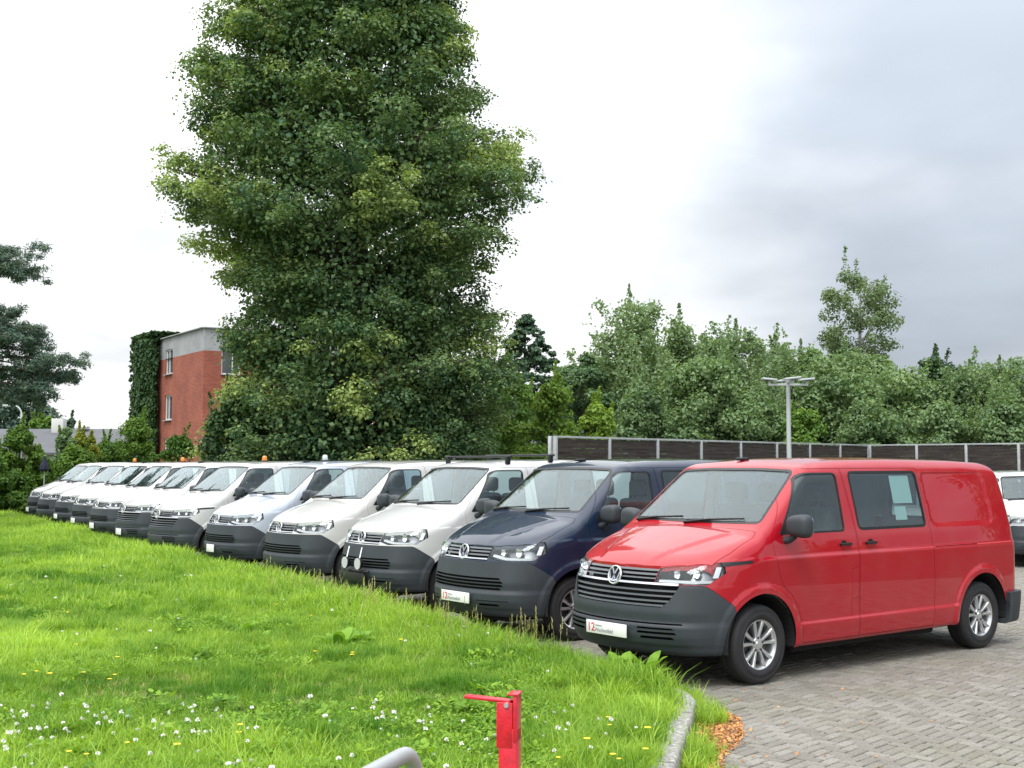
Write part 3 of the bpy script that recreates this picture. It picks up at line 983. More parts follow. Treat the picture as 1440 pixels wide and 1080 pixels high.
# ================================================================ ground, kerb, lawn, paving
def grid_sheet(name, x0, x1, y0, y1, z, mat, kind='structure'):
    me = bpy.data.meshes.new(name)
    me.from_pydata([(x0, y0, z), (x1, y0, z), (x1, y1, z), (x0, y1, z)], [], [(0, 1, 2, 3)])
    o = link(name, me, mat); tag(o, kind=kind)
    return o
def noise_colour(name, stops, scale, rough=0.9, detail=8, bump=0.3, bscale=30, coord='Object'):
    m, nt, b = new_mat(name)
    t = nt.nodes.new('ShaderNodeTexCoord')
    n = nt.nodes.new('ShaderNodeTexNoise'); n.inputs['Scale'].default_value = scale; n.inputs['Detail'].default_value = detail
    n.inputs['Roughness'].default_value = 0.62
    nt.links.new(t.outputs[coord], n.inputs['Vector'])
    cr = nt.nodes.new('ShaderNodeValToRGB')
    el = cr.color_ramp.elements
    while len(el) < len(stops): el.new(0.5)
    for e, (p, c) in zip(el, stops):
        e.position = p; e.color = (*c, 1)
    nt.links.new(n.outputs['Fac'], cr.inputs[0]); nt.links.new(cr.outputs[0], b.inputs['Base Color'])
    b.inputs['Roughness'].default_value = rough
    b.inputs['Specular IOR Level'].default_value = 0.3
    n2 = nt.nodes.new('ShaderNodeTexNoise'); n2.inputs['Scale'].default_value = bscale; n2.inputs['Detail'].default_value = 5
    nt.links.new(t.outputs[coord], n2.inputs['Vector'])
    bp = nt.nodes.new('ShaderNodeBump'); bp.inputs['Strength'].default_value = bump; bp.inputs['Distance'].default_value = 0.01
    nt.links.new(n2.outputs['Fac'], bp.inputs['Height']); nt.links.new(bp.outputs[0], b.inputs['Normal'])
    return m
noise_colour('joint_bed', [(0.35, (0.045, 0.042, 0.034)), (0.65, (0.085, 0.085, 0.05))], 3.0, bscale=200)
noise_colour('soil', [(0.3, (0.06, 0.085, 0.018)), (0.5, (0.10, 0.16, 0.022)), (0.7, (0.17, 0.18, 0.06))], 2.2, bscale=90, bump=0.6)
noise_colour('far_earth', [(0.3, (0.035, 0.06, 0.018)), (0.7, (0.07, 0.10, 0.03))], 0.3)
noise_colour('kerb_concrete', [(0.30, (0.16, 0.155, 0.14)), (0.50, (0.27, 0.265, 0.25)), (0.57, (0.30, 0.30, 0.285)), (0.66, (0.60, 0.60, 0.57))], 34, bump=0.5, bscale=70)
def paver_mat():
    m, nt, b = new_mat('paver_concrete')
    t = nt.nodes.new('ShaderNodeTexCoord')
    g = nt.nodes.new('ShaderNodeNewGeometry')
    at = nt.nodes.new('ShaderNodeAttribute'); at.attribute_name = 'tone'
    oi = nt.nodes.new('ShaderNodeObjectInfo')
    # each stone its own tone: separate stones carry it as object colour, joined ones as an attribute
    ad = nt.nodes.new('ShaderNodeMath'); ad.operation = 'ADD'
    sp = nt.nodes.new('ShaderNodeSeparateColor'); nt.links.new(oi.outputs['Color'], sp.inputs[0])
    nt.links.new(at.outputs['Fac'], ad.inputs[0]); nt.links.new(sp.outputs[0], ad.inputs[1])
    cr = nt.nodes.new('ShaderNodeValToRGB')
    st = [(0.0, (0.158, 0.146, 0.124)), (0.35, (0.185, 0.173, 0.150)), (0.7, (0.207, 0.195, 0.171)), (1.0, (0.235, 0.222, 0.197))]
    el = cr.color_ramp.elements
    while len(el) < 4: el.new(0.5)
    for e, (p, c) in zip(el, st): e.position = p; e.color = (*c, 1)
    nt.links.new(ad.outputs[0], cr.inputs[0])
    n = nt.nodes.new('ShaderNodeTexNoise'); n.inputs['Scale'].default_value = 0.9; n.inputs['Detail'].default_value = 9; n.inputs['Roughness'].default_value = 0.7
    nt.links.new(g.outputs['Position'], n.inputs['Vector'])
    mr = nt.nodes.new('ShaderNodeMapRange'); mr.inputs['From Min'].default_value = 0.47; mr.inputs['From Max'].default_value = 0.70; mr.inputs['To Max'].default_value = 0.55
    nt.links.new(n.outputs['Fac'], mr.inputs[0])
    mx = nt.nodes.new('ShaderNodeMix'); mx.data_type = 'RGBA'
    nt.links.new(mr.outputs[0], mx.inputs[0]); nt.links.new(cr.outputs[0], mx.inputs[6]); mx.inputs[7].default_value = (0.165, 0.160, 0.105, 1)
    n2 = nt.nodes.new('ShaderNodeTexNoise'); n2.inputs['Scale'].default_value = 60; n2.inputs['Detail'].default_value = 6
    nt.links.new(g.outputs['Position'], n2.inputs['Vector'])
    mr2 = nt.nodes.new('ShaderNodeMapRange'); mr2.inputs['From Min'].default_value = 0.3; mr2.inputs['From Max'].default_value = 0.7; mr2.inputs['To Min'].default_value = 0.72; mr2.inputs['To Max'].default_value = 1.25
    nt.links.new(n2.outputs['Fac'], mr2.inputs[0])
    v = nt.nodes.new('ShaderNodeVectorMath'); v.operation = 'SCALE'
    nt.links.new(mx.outputs[2], v.inputs[0]); nt.links.new(mr2.outputs[0], v.inputs['Scale'])
    nt.links.new(v.outputs[0], b.inputs['Base Color'])
    b.inputs['Roughness'].default_value = 0.75
    bp = nt.nodes.new('ShaderNodeBump'); bp.inputs['Strength'].default_value = 0.35; bp.inputs['Distance'].default_value = 0.004
    nt.links.new(n2.outputs['Fac'], bp.inputs['Height']); nt.links.new(bp.outputs[0], b.inputs['Normal'])
    return m
paver_mat()
def far_paving_mat():
    m, nt, b = new_mat('far_paving')
    t = nt.nodes.new('ShaderNodeTexCoord')
    mp_ = nt.nodes.new('ShaderNodeMapping'); mp_.inputs['Rotation'].default_value = (0, 0, R(47))
    nt.links.new(t.outputs['Object'], mp_.inputs[0])
    br = nt.nodes.new('ShaderNodeTexBrick')
    br.inputs['Scale'].default_value = 1.0; br.inputs['Brick Width'].default_value = 0.2; br.inputs['Row Height'].default_value = 0.1; br.inputs['Mortar Size'].default_value = 0.006
    br.inputs['Color1'].default_value = (0.18, 0.175, 0.16, 1); br.inputs['Color2'].default_value = (0.24, 0.235, 0.22, 1); br.inputs['Mortar'].default_value = (0.08, 0.078, 0.06, 1)
    nt.links.new(mp_.outputs[0], br.inputs['Vector'])
    n = nt.nodes.new('ShaderNodeTexNoise'); n.inputs['Scale'].default_value = 0.6; n.inputs['Detail'].default_value = 8
    nt.links.new(t.outputs['Object'], n.inputs['Vector'])
    mx = nt.nodes.new('ShaderNodeMix'); mx.data_type = 'RGBA'; mx.blend_type = 'MULTIPLY'; mx.inputs[0].default_value = 0.6
    nt.links.new(br.outputs['Color'], mx.inputs[6]); nt.links.new(n.outputs['Fac'], mx.inputs[7])
    mxx = nt.nodes.new('ShaderNodeVectorMath'); mxx.operation = 'SCALE'; mxx.inputs['Scale'].default_value = 1.35
    nt.links.new(mx.outputs[2], mxx.inputs[0])
    nt.links.new(mxx.outputs[0], b.inputs['Base Color']); b.inputs['Roughness'].default_value = 0.8
    return m
far_paving_mat()
grid_sheet('ground', -1500, 1500, -300, 2500, -0.05, M['far_earth'])

YAW = 0.65
FWD = np.array([-math.cos(YAW), -math.sin(YAW)])          # nose direction of the parked vans
V1 = np.array([1.5807, 11.3162]); STEP = np.array([-1.5125, 2.5923])
row_a = V1 + 0.84 * FWD
row_dir = STEP / np.linalg.norm(STEP)
# right-hand edge of the kerb, seen from above
kerb_r = [(-0.35, 0.5), (0.25, 4.0), (0.62, 5.6), (0.93, 7.14), (1.21, 8.41), (1.34, 9.0), (1.40, 9.32), (1.40, 9.58), (1.345, 9.80), (1.23, 10.0)]
kerb_r += [tuple(row_a + row_dir * s) for s in np.arange(0.55, 40.0, 1.0)]
def resample(path, step):
    P = np.array(path); d = np.concatenate([[0], np.cumsum(np.linalg.norm(np.diff(P, axis=0), axis=1))])
    n = int(d[-1] / step); s = np.linspace(0, d[-1], n + 1)
    return np.stack([np.interp(s, d, P[:, 0]), np.interp(s, d, P[:, 1])], 1)
KR = resample(kerb_r, 0.10)
tan = np.gradient(KR, axis=0); tan /= np.linalg.norm(tan, axis=1, keepdims=True)
NRM = np.stack([-tan[:, 1], tan[:, 0]], 1)                 # to the left: the lawn side
KL = KR + NRM * 0.15
kerb = empty('kerb', (1.4, 9.5, 0)); tag(kerb, kind='structure')
def sweep_strip(pr, pl, prof):
    """prof: list of (fraction from right edge to left edge, z)"""
    bm = bmesh.new(); rows = []
    for a, b in zip(pr, pl):
        rows.append([bm.verts.new((a[0] + (b[0] - a[0]) * f - 1.4, a[1] + (b[1] - a[1]) * f - 9.5, z)) for f, z in prof])
    for a, b in zip(rows, rows[1:]):
        for k in range(len(prof) - 1):
            bm.faces.new((a[k], b[k], b[k + 1], a[k + 1]))
    bm.faces.new(rows[0]); bm.faces.new(rows[-1][::-1])
    return mesh_from(bm, 'kerbstone', True, 30)
kprof = [(0, -0.04), (0, 0.098), (0.05, 0.112), (0.12, 0.119), (0.88, 0.121), (1, 0.112), (1, -0.04)]
i = 0
while i < len(KR) - 1:
    ln = 10 if (i < 80 or i > 112) else 5
    j = min(i + ln, len(KR) - 1)
    pr, pl = KR[i:j + 1].copy(), KL[i:j + 1].copy()
    g = 0.004
    pr[0] += tan[i] * g; pl[0] += tan[i] * g; pr[-1] -= tan[j] * g; pl[-1] -= tan[j] * g
    dz = random.uniform(-0.004, 0.004)
    o = link('kerbstone', sweep_strip(pr, pl, [(f, z + dz) for f, z in kprof]), M['kerb_concrete'], kerb)
    i = j
    if i > 260: break

# --- lawn: swept from the kerb's back edge away to the left
def fbm2(x, y, seed=0, octs=4, f0=0.35):
    r_ = np.random.default_rng(seed); out = np.zeros_like(x); amp = 1.0
    for o_ in range(octs):
        for _ in range(3):
            a = r_.uniform(0, 2 * math.pi); k = f0 * (2 ** o_) * r_.uniform(0.7, 1.4); ph = r_.uniform(0, 6.28)
            out += amp * np.sin(k * (x * math.cos(a) + y * math.sin(a)) * 2 * math.pi * 0.35 + ph) / 3
        amp *= 0.55
    return out
def lawn_z(x, y, t):
    return 0.085 + np.minimum(t, 1.5) * 0.012 + 0.030 * fbm2(x, y, 3) * np.clip(t / 1.5, 0, 1)
lt = np.concatenate([np.linspace(0, 8, 40), np.linspace(8.6, 60, 40)])
ldir = np.array([-0.985, -0.17])
LS = KR[::3] + NRM[::3] * 0.146
LS = np.vstack([LS, LS[-1] + (LS[-1] - LS[-2]) * np.arange(1, 40)[:, None]])
gxy = LS[:, None, :] + lt[None, :, None] * ldir
GX, GY = gxy[..., 0], gxy[..., 1]
GZ = lawn_z(GX, GY, np.broadcast_to(lt, GX.shape))
ns, nt_ = GX.shape
fcs = [(a * nt_ + b, a * nt_ + b + 1, (a + 1) * nt_ + b + 1, (a + 1) * nt_ + b) for a in range(ns - 1) for b in range(nt_ - 1)]
me = bpy.data.meshes.new('lawn')
me.from_pydata(np.stack([GX, GY, GZ], -1).reshape(-1, 3).tolist(), [], fcs)
me.polygons.foreach_set('use_smooth', np.ones(len(me.polygons), bool))
lawn = link('lawn', me, M['soil']); tag(lawn, kind='structure')
def lawn_coords(P):
    """for ground points: distance along ldir back to the kerb line (negative: on the paving), and kerb index"""
    # solve by projecting on the direction across ldir
    nv = np.array([-ldir[1], ldir[0]])
    c = LS @ nv
    q = P @ nv
    order = np.argsort(c)
    kx = np.interp(q, c[order], LS[order, 0]); ky = np.interp(q, c[order], LS[order, 1])
    return (P[:, 0] - kx) * ldir[0] + (P[:, 1] - ky) * ldir[1]

# --- paving: herringbone concrete blocks
pave = grid_sheet('pavement', -30, 60, -4, 75, -0.014, M['joint_bed'])
far = grid_sheet('yard', -28, 58, 26, 74, -0.008, M['far_paving'])
ang = R(47.0); ca, sa = math.cos(ang), math.sin(ang)
w = 0.086
stones = []
for ix in range(-70, 490):
    for iy in range(-350, 300):
        k = (ix - iy) % 4
        if k == 0: cx_, cy_, rot = ix + 1.0, iy + 0.5, 0
        elif k == 3: cx_, cy_, rot = ix + 0.5, iy + 1.0, 1
        else: continue
        X, Y = (cx_ * ca - cy_ * sa) * w, (cx_ * sa + cy_ * ca) * w + 3.0
        if Y < 5.5 or Y > 26.2 or X > Y * 0.5 + 3.5: continue
        stones.append((X, Y, rot))
S = np.array(stones)
tl_ = lawn_coords(S[:, :2])
S = S[tl_ < 0.02]
# keep what lies to the right of the row's tail ends or under the first vans
keep = (S[:, 0] > -4 - 0.0 * S[:, 1]) & (((S[:, :2] - V1) @ row_dir < 9.5))
S = S[keep]
ru, rv = S[:, 0] / S[:, 1] * F_PX + 720, EYE * F_PX / S[:, 1] + HORIZON
inview = (ru > 940) & (ru < 1440) & (rv < 1085)
# hidden beneath the red van's body does not count as in view
loc = S[:, :2] - V1
lx, ly = loc @ -FWD, loc @ np.array([math.sin(YAW), -math.cos(YAW)])
under = (lx > -1.0) & (lx < 4.2) & (ly < 0.95)
rank = np.where(inview & ~under, S[:, 1], 1e6)
order = np.argsort(rank)
def paver_verts(g=0.0048, ch=0.006):
    a, b = w - g, w / 2 - g
    z0, z1, z2 = -0.03, -0.006, 0.0
    ring = lambda a_, b_, z: [(-a_, -b_, z), (a_, -b_, z), (a_, b_, z), (-a_, b_, z)]
    Vv = ring(a, b, z0) + ring(a, b, z1) + ring(a - ch, b - ch, z2)
    Ff = [(8, 9, 10, 11)]
    for r0 in (0, 4):
        for k in range(4):
            Ff.append((r0 + k, r0 + (k + 1) % 4, r0 + 4 + (k + 1) % 4, r0 + 4 + k))
    return np.array(Vv), Ff
PV, PF = paver_verts()
stone_me = bpy.data.meshes.new('paving_stone'); stone_me.from_pydata(PV.tolist(), [], PF); stone_me.materials.append(M['paver_concrete'])
single, rest = order[:300], order[300:]
for q in single:
    X, Y, rot = S[q]
    o = bpy.data.objects.new('paving_stone', stone_me); COL.objects.link(o); o.parent = pave
    o.location = (X, Y, random.gauss(0.0, 0.0018))
    o.rotation_euler = (random.gauss(0, 0.006), random.gauss(0, 0.004), ang + rot * math.pi / 2 + random.gauss(0, 0.008))
    tn = random.random(); o.color = (tn, tn, tn, 1)
n = len(rest)
th = ang + S[rest, 2] * math.pi / 2 + rng.normal(0, 0.008, n)
cz, sz_ = np.cos(th)[:, None], np.sin(th)[:, None]
Vx = PV[None, :, 0] * cz - PV[None, :, 1] * sz_ + S[rest, 0][:, None]
Vy = PV[None, :, 0] * sz_ + PV[None, :, 1] * cz + S[rest, 1][:, None]
tilt = rng.normal(0, 0.006, (n, 1)); tilt2 = rng.normal(0, 0.004, (n, 1))
Vz = PV[None, :, 2] + rng.normal(0, 0.0018, n)[:, None] + tilt * PV[None, :, 1] + tilt2 * PV[None, :, 0]
me = bpy.data.meshes.new('paving_stones')
Fa = (np.array(PF)[None] + (np.arange(n) * 12)[:, None, None]).reshape(-1, 4)
me.from_pydata(np.stack([Vx, Vy, Vz], -1).reshape(-1, 3).tolist(), [], Fa.tolist())
at = me.attributes.new('tone', 'FLOAT', 'FACE')
at.data.foreach_set('value', np.repeat(rng.random(n) - 1.0, len(PF)).astype(np.float32))   # object colour defaults to white (1)
o = link('paving_stones', me, M['paver_concrete'], pave); tag(o, kind='stuff')
print('pavers', len(S), 'single', len(single))
# ================================================================ grass and small plants (instanced tufts)
def leaf_mat(name, dark, light, trans=0.35, attr='GEOMETRY', rough=0.55, gloss=0.25):
    m, nt, b = new_mat(name)
    at = nt.nodes.new('ShaderNodeAttribute'); at.attribute_name = 'tone'; at.attribute_type = attr
    mx = nt.nodes.new('ShaderNodeMix'); mx.data_type = 'RGBA'
    nt.links.new(at.outputs['Fac'], mx.inputs[0]); mx.inputs[6].default_value = (*dark, 1); mx.inputs[7].default_value = (*light, 1)
    nt.links.new(mx.outputs[2], b.inputs['Base Color'])
    b.inputs['Roughness'].default_value = rough; b.inputs['Specular IOR Level'].default_value = gloss
    tr = nt.nodes.new('ShaderNodeBsdfTranslucent')
    br = nt.nodes.new('ShaderNodeVectorMath'); br.operation = 'MULTIPLY'; br.inputs[1].default_value = (1.25, 1.25, 0.6)
    nt.links.new(mx.outputs[2], br.inputs[0]); nt.links.new(br.outputs[0], tr.inputs[0])
    ms = nt.nodes.new('ShaderNodeMixShader'); ms.inputs[0].default_value = trans
    nt.links.new(b.outputs[0], ms.inputs[1]); nt.links.new(tr.outputs[0], ms.inputs[2])
    nt.links.new(ms.outputs[0], nt.nodes['Material Output'].inputs[0])
    return m
leaf_mat('grass', (0.070, 0.200, 0.016), (0.42, 0.60, 0.090), 0.42, 'INSTANCER')
leaf_mat('weed', (0.09, 0.22, 0.015), (0.30, 0.48, 0.04), 0.35, 'INSTANCER')
leaf_mat('straw', (0.34, 0.33, 0.12), (0.52, 0.50, 0.25), 0.3, 'INSTANCER')
simple('petal_white', (0.80, 0.80, 0.76), 0.7)
simple('petal_yellow', (0.85, 0.62, 0.02), 0.6)
leaf_mat('dock_leaf', (0.085, 0.22, 0.02), (0.27, 0.46, 0.05), 0.35)
leaf_mat('dead_leaf', (0.24, 0.10, 0.045), (0.85, 0.44, 0.17), 0.25)

LIB = bpy.data.collections.new('library')       # sources of the tufts; not linked to the scene
def lib_collection(name, meshes):
    c = bpy.data.collections.new(name)
    for k, me in enumerate(meshes):
        o = bpy.data.objects.new('%s_%02d' % (name, k), me)
        c.objects.link(o)
    return c
def blade(V, Fc, base, az, lean, h, wd, segs=3, curl=1.0):
    d = np.array([math.cos(az), math.sin(az), 0]); s_ = np.array([-math.sin(az), math.cos(az), 0])
    k0 = len(V)
    for i in range(segs + 1):
        t = i / segs
        c = base + d * (lean * h * t ** (1 + curl)) + np.array([0, 0, h * (t - 0.18 * lean * t * t)])
        ww = wd * (1 - t ** 1.6) + 0.0004
        if i == segs:
            V.append(c)
        else:
            V.append(c - s_ * ww); V.append(c + s_ * ww)
    for i in range(segs - 1):
        a = k0 + 2 * i
        Fc.append((a, a + 1, a + 3, a + 2))
    a = k0 + 2 * (segs - 1)
    Fc.append((a, a + 1, a + 2))
def tuft(seed, n, rad, h, wd, lean=0.6):
    r_ = random.Random(seed); V, Fc = [], []
    for _ in range(n):
        a, rr = r_.uniform(0, 6.283), rad * math.sqrt(r_.random())
        blade(V, Fc, np.array([rr * math.cos(a), rr * math.sin(a), 0]), r_.uniform(0, 6.283), r_.uniform(0.1, lean * 1.6), h * r_.uniform(0.5, 1.15), wd * r_.uniform(0.7, 1.3), 3)
    me = bpy.data.meshes.new('tuft'); me.from_pydata([tuple(v) for v in V], [], Fc); me.materials.append(M['grass'])
    return me
def dry(me):
    me.materials.clear(); me.materials.append(M['straw']); return me
def leafy(seed, n, rad, size, h, mat, stem=False):
    """low rosette or clover cover: small oval leaves held at mixed tilts"""
    r_ = random.Random(seed); V, Fc = [], []
    for _ in range(n):
        a, rr = r_.uniform(0, 6.283), rad * math.sqrt(r_.random())
        c = np.array([rr * math.cos(a), rr * math.sin(a), h * r_.uniform(0.3, 1.0)])
        az = r_.uniform(0, 6.283); tl2 = r_.uniform(-0.1, 0.7); sz = size * r_.uniform(0.6, 1.3)
        d = np.array([math.cos(az) * math.cos(tl2), math.sin(az) * math.cos(tl2), math.sin(tl2)]); s_ = np.array([-math.sin(az), math.cos(az), 0])
        k = len(V)
        V += [c, c + d * sz * 0.35 + s_ * sz * 0.30, c + d * sz * 0.75 + s_ * sz * 0.24, c + d * sz, c + d * sz * 0.75 - s_ * sz * 0.24, c + d * sz * 0.35 - s_ * sz * 0.30]
        Fc.append((k, k + 1, k + 2, k + 3)); Fc.append((k, k + 3, k + 4, k + 5))
    me = bpy.data.meshes.new('leafy'); me.from_pydata([tuple(v) for v in V], [], Fc); me.materials.append(mat)
    return me
def flower(seed, kind):
    bm = bmesh.new(); r_ = random.Random(seed)
    h = r_.uniform(0.10, 0.17) if kind == 'clover' else r_.uniform(0.08, 0.16)
    bm_tube(bm, [(0, 0, 0), (r_.uniform(-.01, .01), r_.uniform(-.01, .01), h)], 0.0012, 3, False)
    n0 = len(bm.faces)
    if kind == 'clover':
        for _ in range(22):
            th_, ph = r_.uniform(0, 6.283), math.acos(r_.uniform(-0.6, 1))
            d = Vector((math.sin(ph) * math.cos(th_), math.sin(ph) * math.sin(th_), math.cos(ph)))
            s_ = d.orthogonal().normalized() * 0.0035
            c = Vector((0, 0, h))
            bm.faces.new([bm.verts.new(c + d * 0.003 - s_), bm.verts.new(c + d * 0.003 + s_), bm.verts.new(c + d * 0.013 + s_ * 0.6), bm.verts.new(c + d * 0.013 - s_ * 0.6)])
    else:
        for k in range(18):
            a = 6.283 * k / 18
            d = Vector((math.cos(a), math.sin(a), 0.25)); s_ = Vector((-math.sin(a), math.cos(a), 0)) * 0.004
            c = Vector((0, 0, h))
            bm.faces.new([bm.verts.new(c), bm.verts.new(c + d * 0.016 + s_), bm.verts.new(c + d * 0.018), bm.verts.new(c + d * 0.016 - s_)])
    me = bpy.data.meshes.new('flower'); bm.to_mesh(me); bm.free()
    me.materials.append(M['grass']); me.materials.append(M['petal_white'] if kind == 'clover' else M['petal_yellow'])
    for i_, p in enumerate(me.polygons): p.material_index = 1 if i_ >= n0 else 0
    return me
def stalk(seed):
    V, Fc = [], []; r_ = random.Random(seed)
    for _ in range(3):
        b0 = np.array([r_.uniform(-.04, .04), r_.uniform(-.04, .04), 0]); az = r_.uniform(0, 6.283); h = r_.uniform(0.28, 0.45); ln = r_.uniform(0.05, 0.3)
        blade(V, Fc, b0, az, ln, h, 0.0018, 3)
        top = b0 + np.array([math.cos(az) * ln * h, math.sin(az) * ln * h, h * (1 - 0.18 * ln)])
        for q in range(7):
            blade(V, Fc, top - np.array([0, 0, 0.012 * q]), r_.uniform(0, 6.283), 0.5, 0.03, 0.003, 2)
    me = bpy.data.meshes.new('stalk'); me.from_pydata([tuple(v) for v in V], [], Fc); me.materials.append(M['straw'])
    return me
def scatter(name, pts, rotz, scl, idx, tone, coll, kind='stuff', label=None, cat=None):
    me = bpy.data.meshes.new(name)
    me.from_pydata(pts.tolist(), [], [])
    for nm, ty, dat in (('rotz', 'FLOAT', rotz), ('scl', 'FLOAT', scl), ('tone', 'FLOAT', tone), ('idx', 'INT', idx)):
        a = me.attributes.new(nm, ty, 'POINT'); a.data.foreach_set('value', np.asarray(dat, np.int32 if ty == 'INT' else np.float32))
    o = link(name, me); tag(o, label, cat, kind=kind)
    ng = bpy.data.node_groups.new(name, 'GeometryNodeTree')
    ng.interface.new_socket('Geometry', in_out='INPUT', socket_type='NodeSocketGeometry')
    ng.interface.new_socket('Geometry', in_out='OUTPUT', socket_type='NodeSocketGeometry')
    N = ng.nodes; L = ng.links
    gi, go = N.new('NodeGroupInput'), N.new('NodeGroupOutput')
    ci = N.new('GeometryNodeCollectionInfo'); ci.inputs['Collection'].default_value = coll; ci.inputs['Separate Children'].default_value = True; ci.inputs['Reset Children'].default_value = True
    ip = N.new('GeometryNodeInstanceOnPoints'); ip.inputs['Pick Instance'].default_value = True
    def na(nm, ty):
        q = N.new('GeometryNodeInputNamedAttribute'); q.data_type = ty; q.inputs['Name'].default_value = nm; return q.outputs['Attribute']
    cz_ = N.new('ShaderNodeCombineXYZ'); L.new(na('rotz', 'FLOAT'), cz_.inputs[2])
    L.new(gi.outputs[0], ip.inputs['Points']); L.new(ci.outputs[0], ip.inputs['Instance'])
    L.new(na('idx', 'INT'), ip.inputs['Instance Index']); L.new(cz_.outputs[0], ip.inputs['Rotation']); L.new(na('scl', 'FLOAT'), ip.inputs['Scale'])
    L.new(ip.outputs[0], go.inputs[0])
    md = o.modifiers.new('scatter', 'NODES'); md.node_group = ng
    return o
def sample_lawn(n, y0, y1, margin=2.5, tmin=0.02, bias=1.0):
    """ground points spread so that the screen sees an even cover, from y0 to y1"""
    u = rng.random(n * 4)
    Y = (y0 ** (1 - bias) + u * (y1 ** (1 - bias) - y0 ** (1 - bias))) ** (1 / (1 - bias)) if bias != 1 else y0 * (y1 / y0) ** u
    X = rng.uniform(-1, 1, n * 4) * (Y * 0.46 + margin)
    P = np.stack([X, Y], 1)
    t = lawn_coords(P)
    ok = t > tmin
    return P[ok][:n], t[ok][:n]
TUFTS = lib_collection('tuft', [tuft(i, 22, 0.075, 0.085, 0.0030) for i in range(5)] + [tuft(20 + i, 30, 0.08, 0.15, 0.0036, 0.7) for i in range(3)] + [dry(tuft(30 + i, 14, 0.10, 0.07, 0.0026, 1.1)) for i in range(2)])
FARTUFTS = lib_collection('far_tuft', [tuft(40 + i, 26, 0.14, 0.10, 0.0065) for i in range(4)] + [tuft(60 + i, 30, 0.14, 0.17, 0.0075) for i in range(2)] + [dry(tuft(70 + i, 16, 0.15, 0.08, 0.006, 1.1)) for i in range(2)])
def grass_layer(name, n, y0, y1, coll, ns_, nl_, s0, label, bias):
    P, t = sample_lawn(n, y0, y1, bias=bias)
    z = lawn_z(P[:, 0], P[:, 1], t) - 0.004
    pat = fbm2(P[:, 0], P[:, 1], 21, 4, 0.5); pat2 = fbm2(P[:, 0], P[:, 1], 33, 3, 1.6)
    edge = np.exp(-((t - 0.15) / 0.55) ** 2) * (P[:, 1] > 9.6)          # the mower never reaches the strip by the bumpers
    tall = rng.random(len(P)) < (0.08 + 0.7 * edge + 0.5 * (pat2 > 0.75))
    idx = np.where(tall, ns_ + rng.integers(0, nl_, len(P)), rng.integers(0, ns_, len(P)))
    isdry = rng.random(len(P)) < (0.03 + 0.20 * (pat < -0.45)); idx = np.where(isdry, ns_ + nl_ + rng.integers(0, 2, len(P)), idx)
    scl = s0 * rng.uniform(0.6, 1.35, len(P)) * (1 + 0.25 * pat) * (1 + 0.32 * edge)
    thin = (pat < -0.55) & (rng.random(len(P)) < 0.5)                      # thin, dry spots
    tone = np.clip(0.47 + 0.30 * pat - 0.22 * (pat2 > 0.6) + rng.normal(0, 0.20, len(P)), 0, 1)
    k = ~thin
    return scatter(name, np.stack([P[k, 0], P[k, 1], z[k]], 1), rng.uniform(0, 6.283, k.sum()), scl[k], idx[k], tone[k], coll, label=label, cat='grass')
grass_layer('lawn_grass', 46000, 5.2, 15.0, TUFTS, 5, 3, 1.0, 'bright green lawn grass in the foreground before the kerb', 0.6)
grass_layer('lawn_grass', 42000, 14.6, 52.0, FARTUFTS, 4, 2, 1.05, 'bright green lawn grass running along the far end of the van row', 0.7)
WEEDS = lib_collection('weed', [leafy(i, 46, 0.10, 0.026, 0.085, M['weed']) for i in range(4)] + [leafy(10 + i, 22, 0.09, 0.055, 0.10, M['weed']) for i in range(3)])
# clover and broad-leaved patches
P, t = sample_lawn(9000, 5.2, 30.0, bias=0.9)
pat = fbm2(P[:, 0], P[:, 1], 51, 3, 0.9)
k = (pat > 0.30) | ((P[:, 1] < 9.0) & (P[:, 0] < 0.3) & (rng.random(len(P)) < 0.35))
P, t = P[k], t[k]
big = rng.random(len(P)) < 0.15
scatter('clover_patches', np.stack([P[:, 0], P[:, 1], lawn_z(P[:, 0], P[:, 1], t)], 1), rng.uniform(0, 6.283, len(P)), rng.uniform(0.6, 1.3, len(P)),
        np.where(big, 4 + rng.integers(0, 3, len(P)), rng.integers(0, 4, len(P))), np.clip(rng.normal(0.45, 0.25, len(P)), 0, 1), WEEDS, label='patches of low clover and broad leaved weeds in the lawn', cat='clover')
CLO = lib_collection('clover', [flower(i, 'clover') for i in range(4)])
P, t = sample_lawn(3600, 5.2, 22.0, bias=0.8)
dens = np.where(P[:, 1] < 8.4, 0.55, np.where(P[:, 1] < 12, 0.03, 0.04)) * (0.35 + 0.9 * (fbm2(P[:, 0], P[:, 1], 71, 3, 0.8) > 0.0)) * np.clip(1.15 - 0.45 * (P[:, 0] + 1.0), 0.08, 1)
k = rng.random(len(P)) < dens; P, t = P[k], t[k]
scatter('clover_flowers', np.stack([P[:, 0], P[:, 1], lawn_z(P[:, 0], P[:, 1], t)], 1), rng.uniform(0, 6.283, len(P)), rng.uniform(0.8, 1.35, len(P)), rng.integers(0, 4, len(P)), rng.random(len(P)), CLO, label='small white clover flower heads dotted over the lawn', cat='flowers')
DAN = lib_collection('dandelion', [flower(i + 9, 'dandelion') for i in range(3)])
P, t = sample_lawn(700, 6.5, 16.0, bias=0.9)
k = (fbm2(P[:, 0], P[:, 1], 91, 3, 0.7) > 0.35) & (rng.random(len(P)) < 0.42); P, t = P[k], t[k]
scatter('dandelion_flowers', np.stack([P[:, 0], P[:, 1], lawn_z(P[:, 0], P[:, 1], t)], 1), rng.uniform(0, 6.283, len(P)), rng.uniform(0.8, 1.3, len(P)), rng.integers(0, 3, len(P)), rng.random(len(P)), DAN, label='small yellow dandelion flowers dotted over the lawn', cat='flowers')
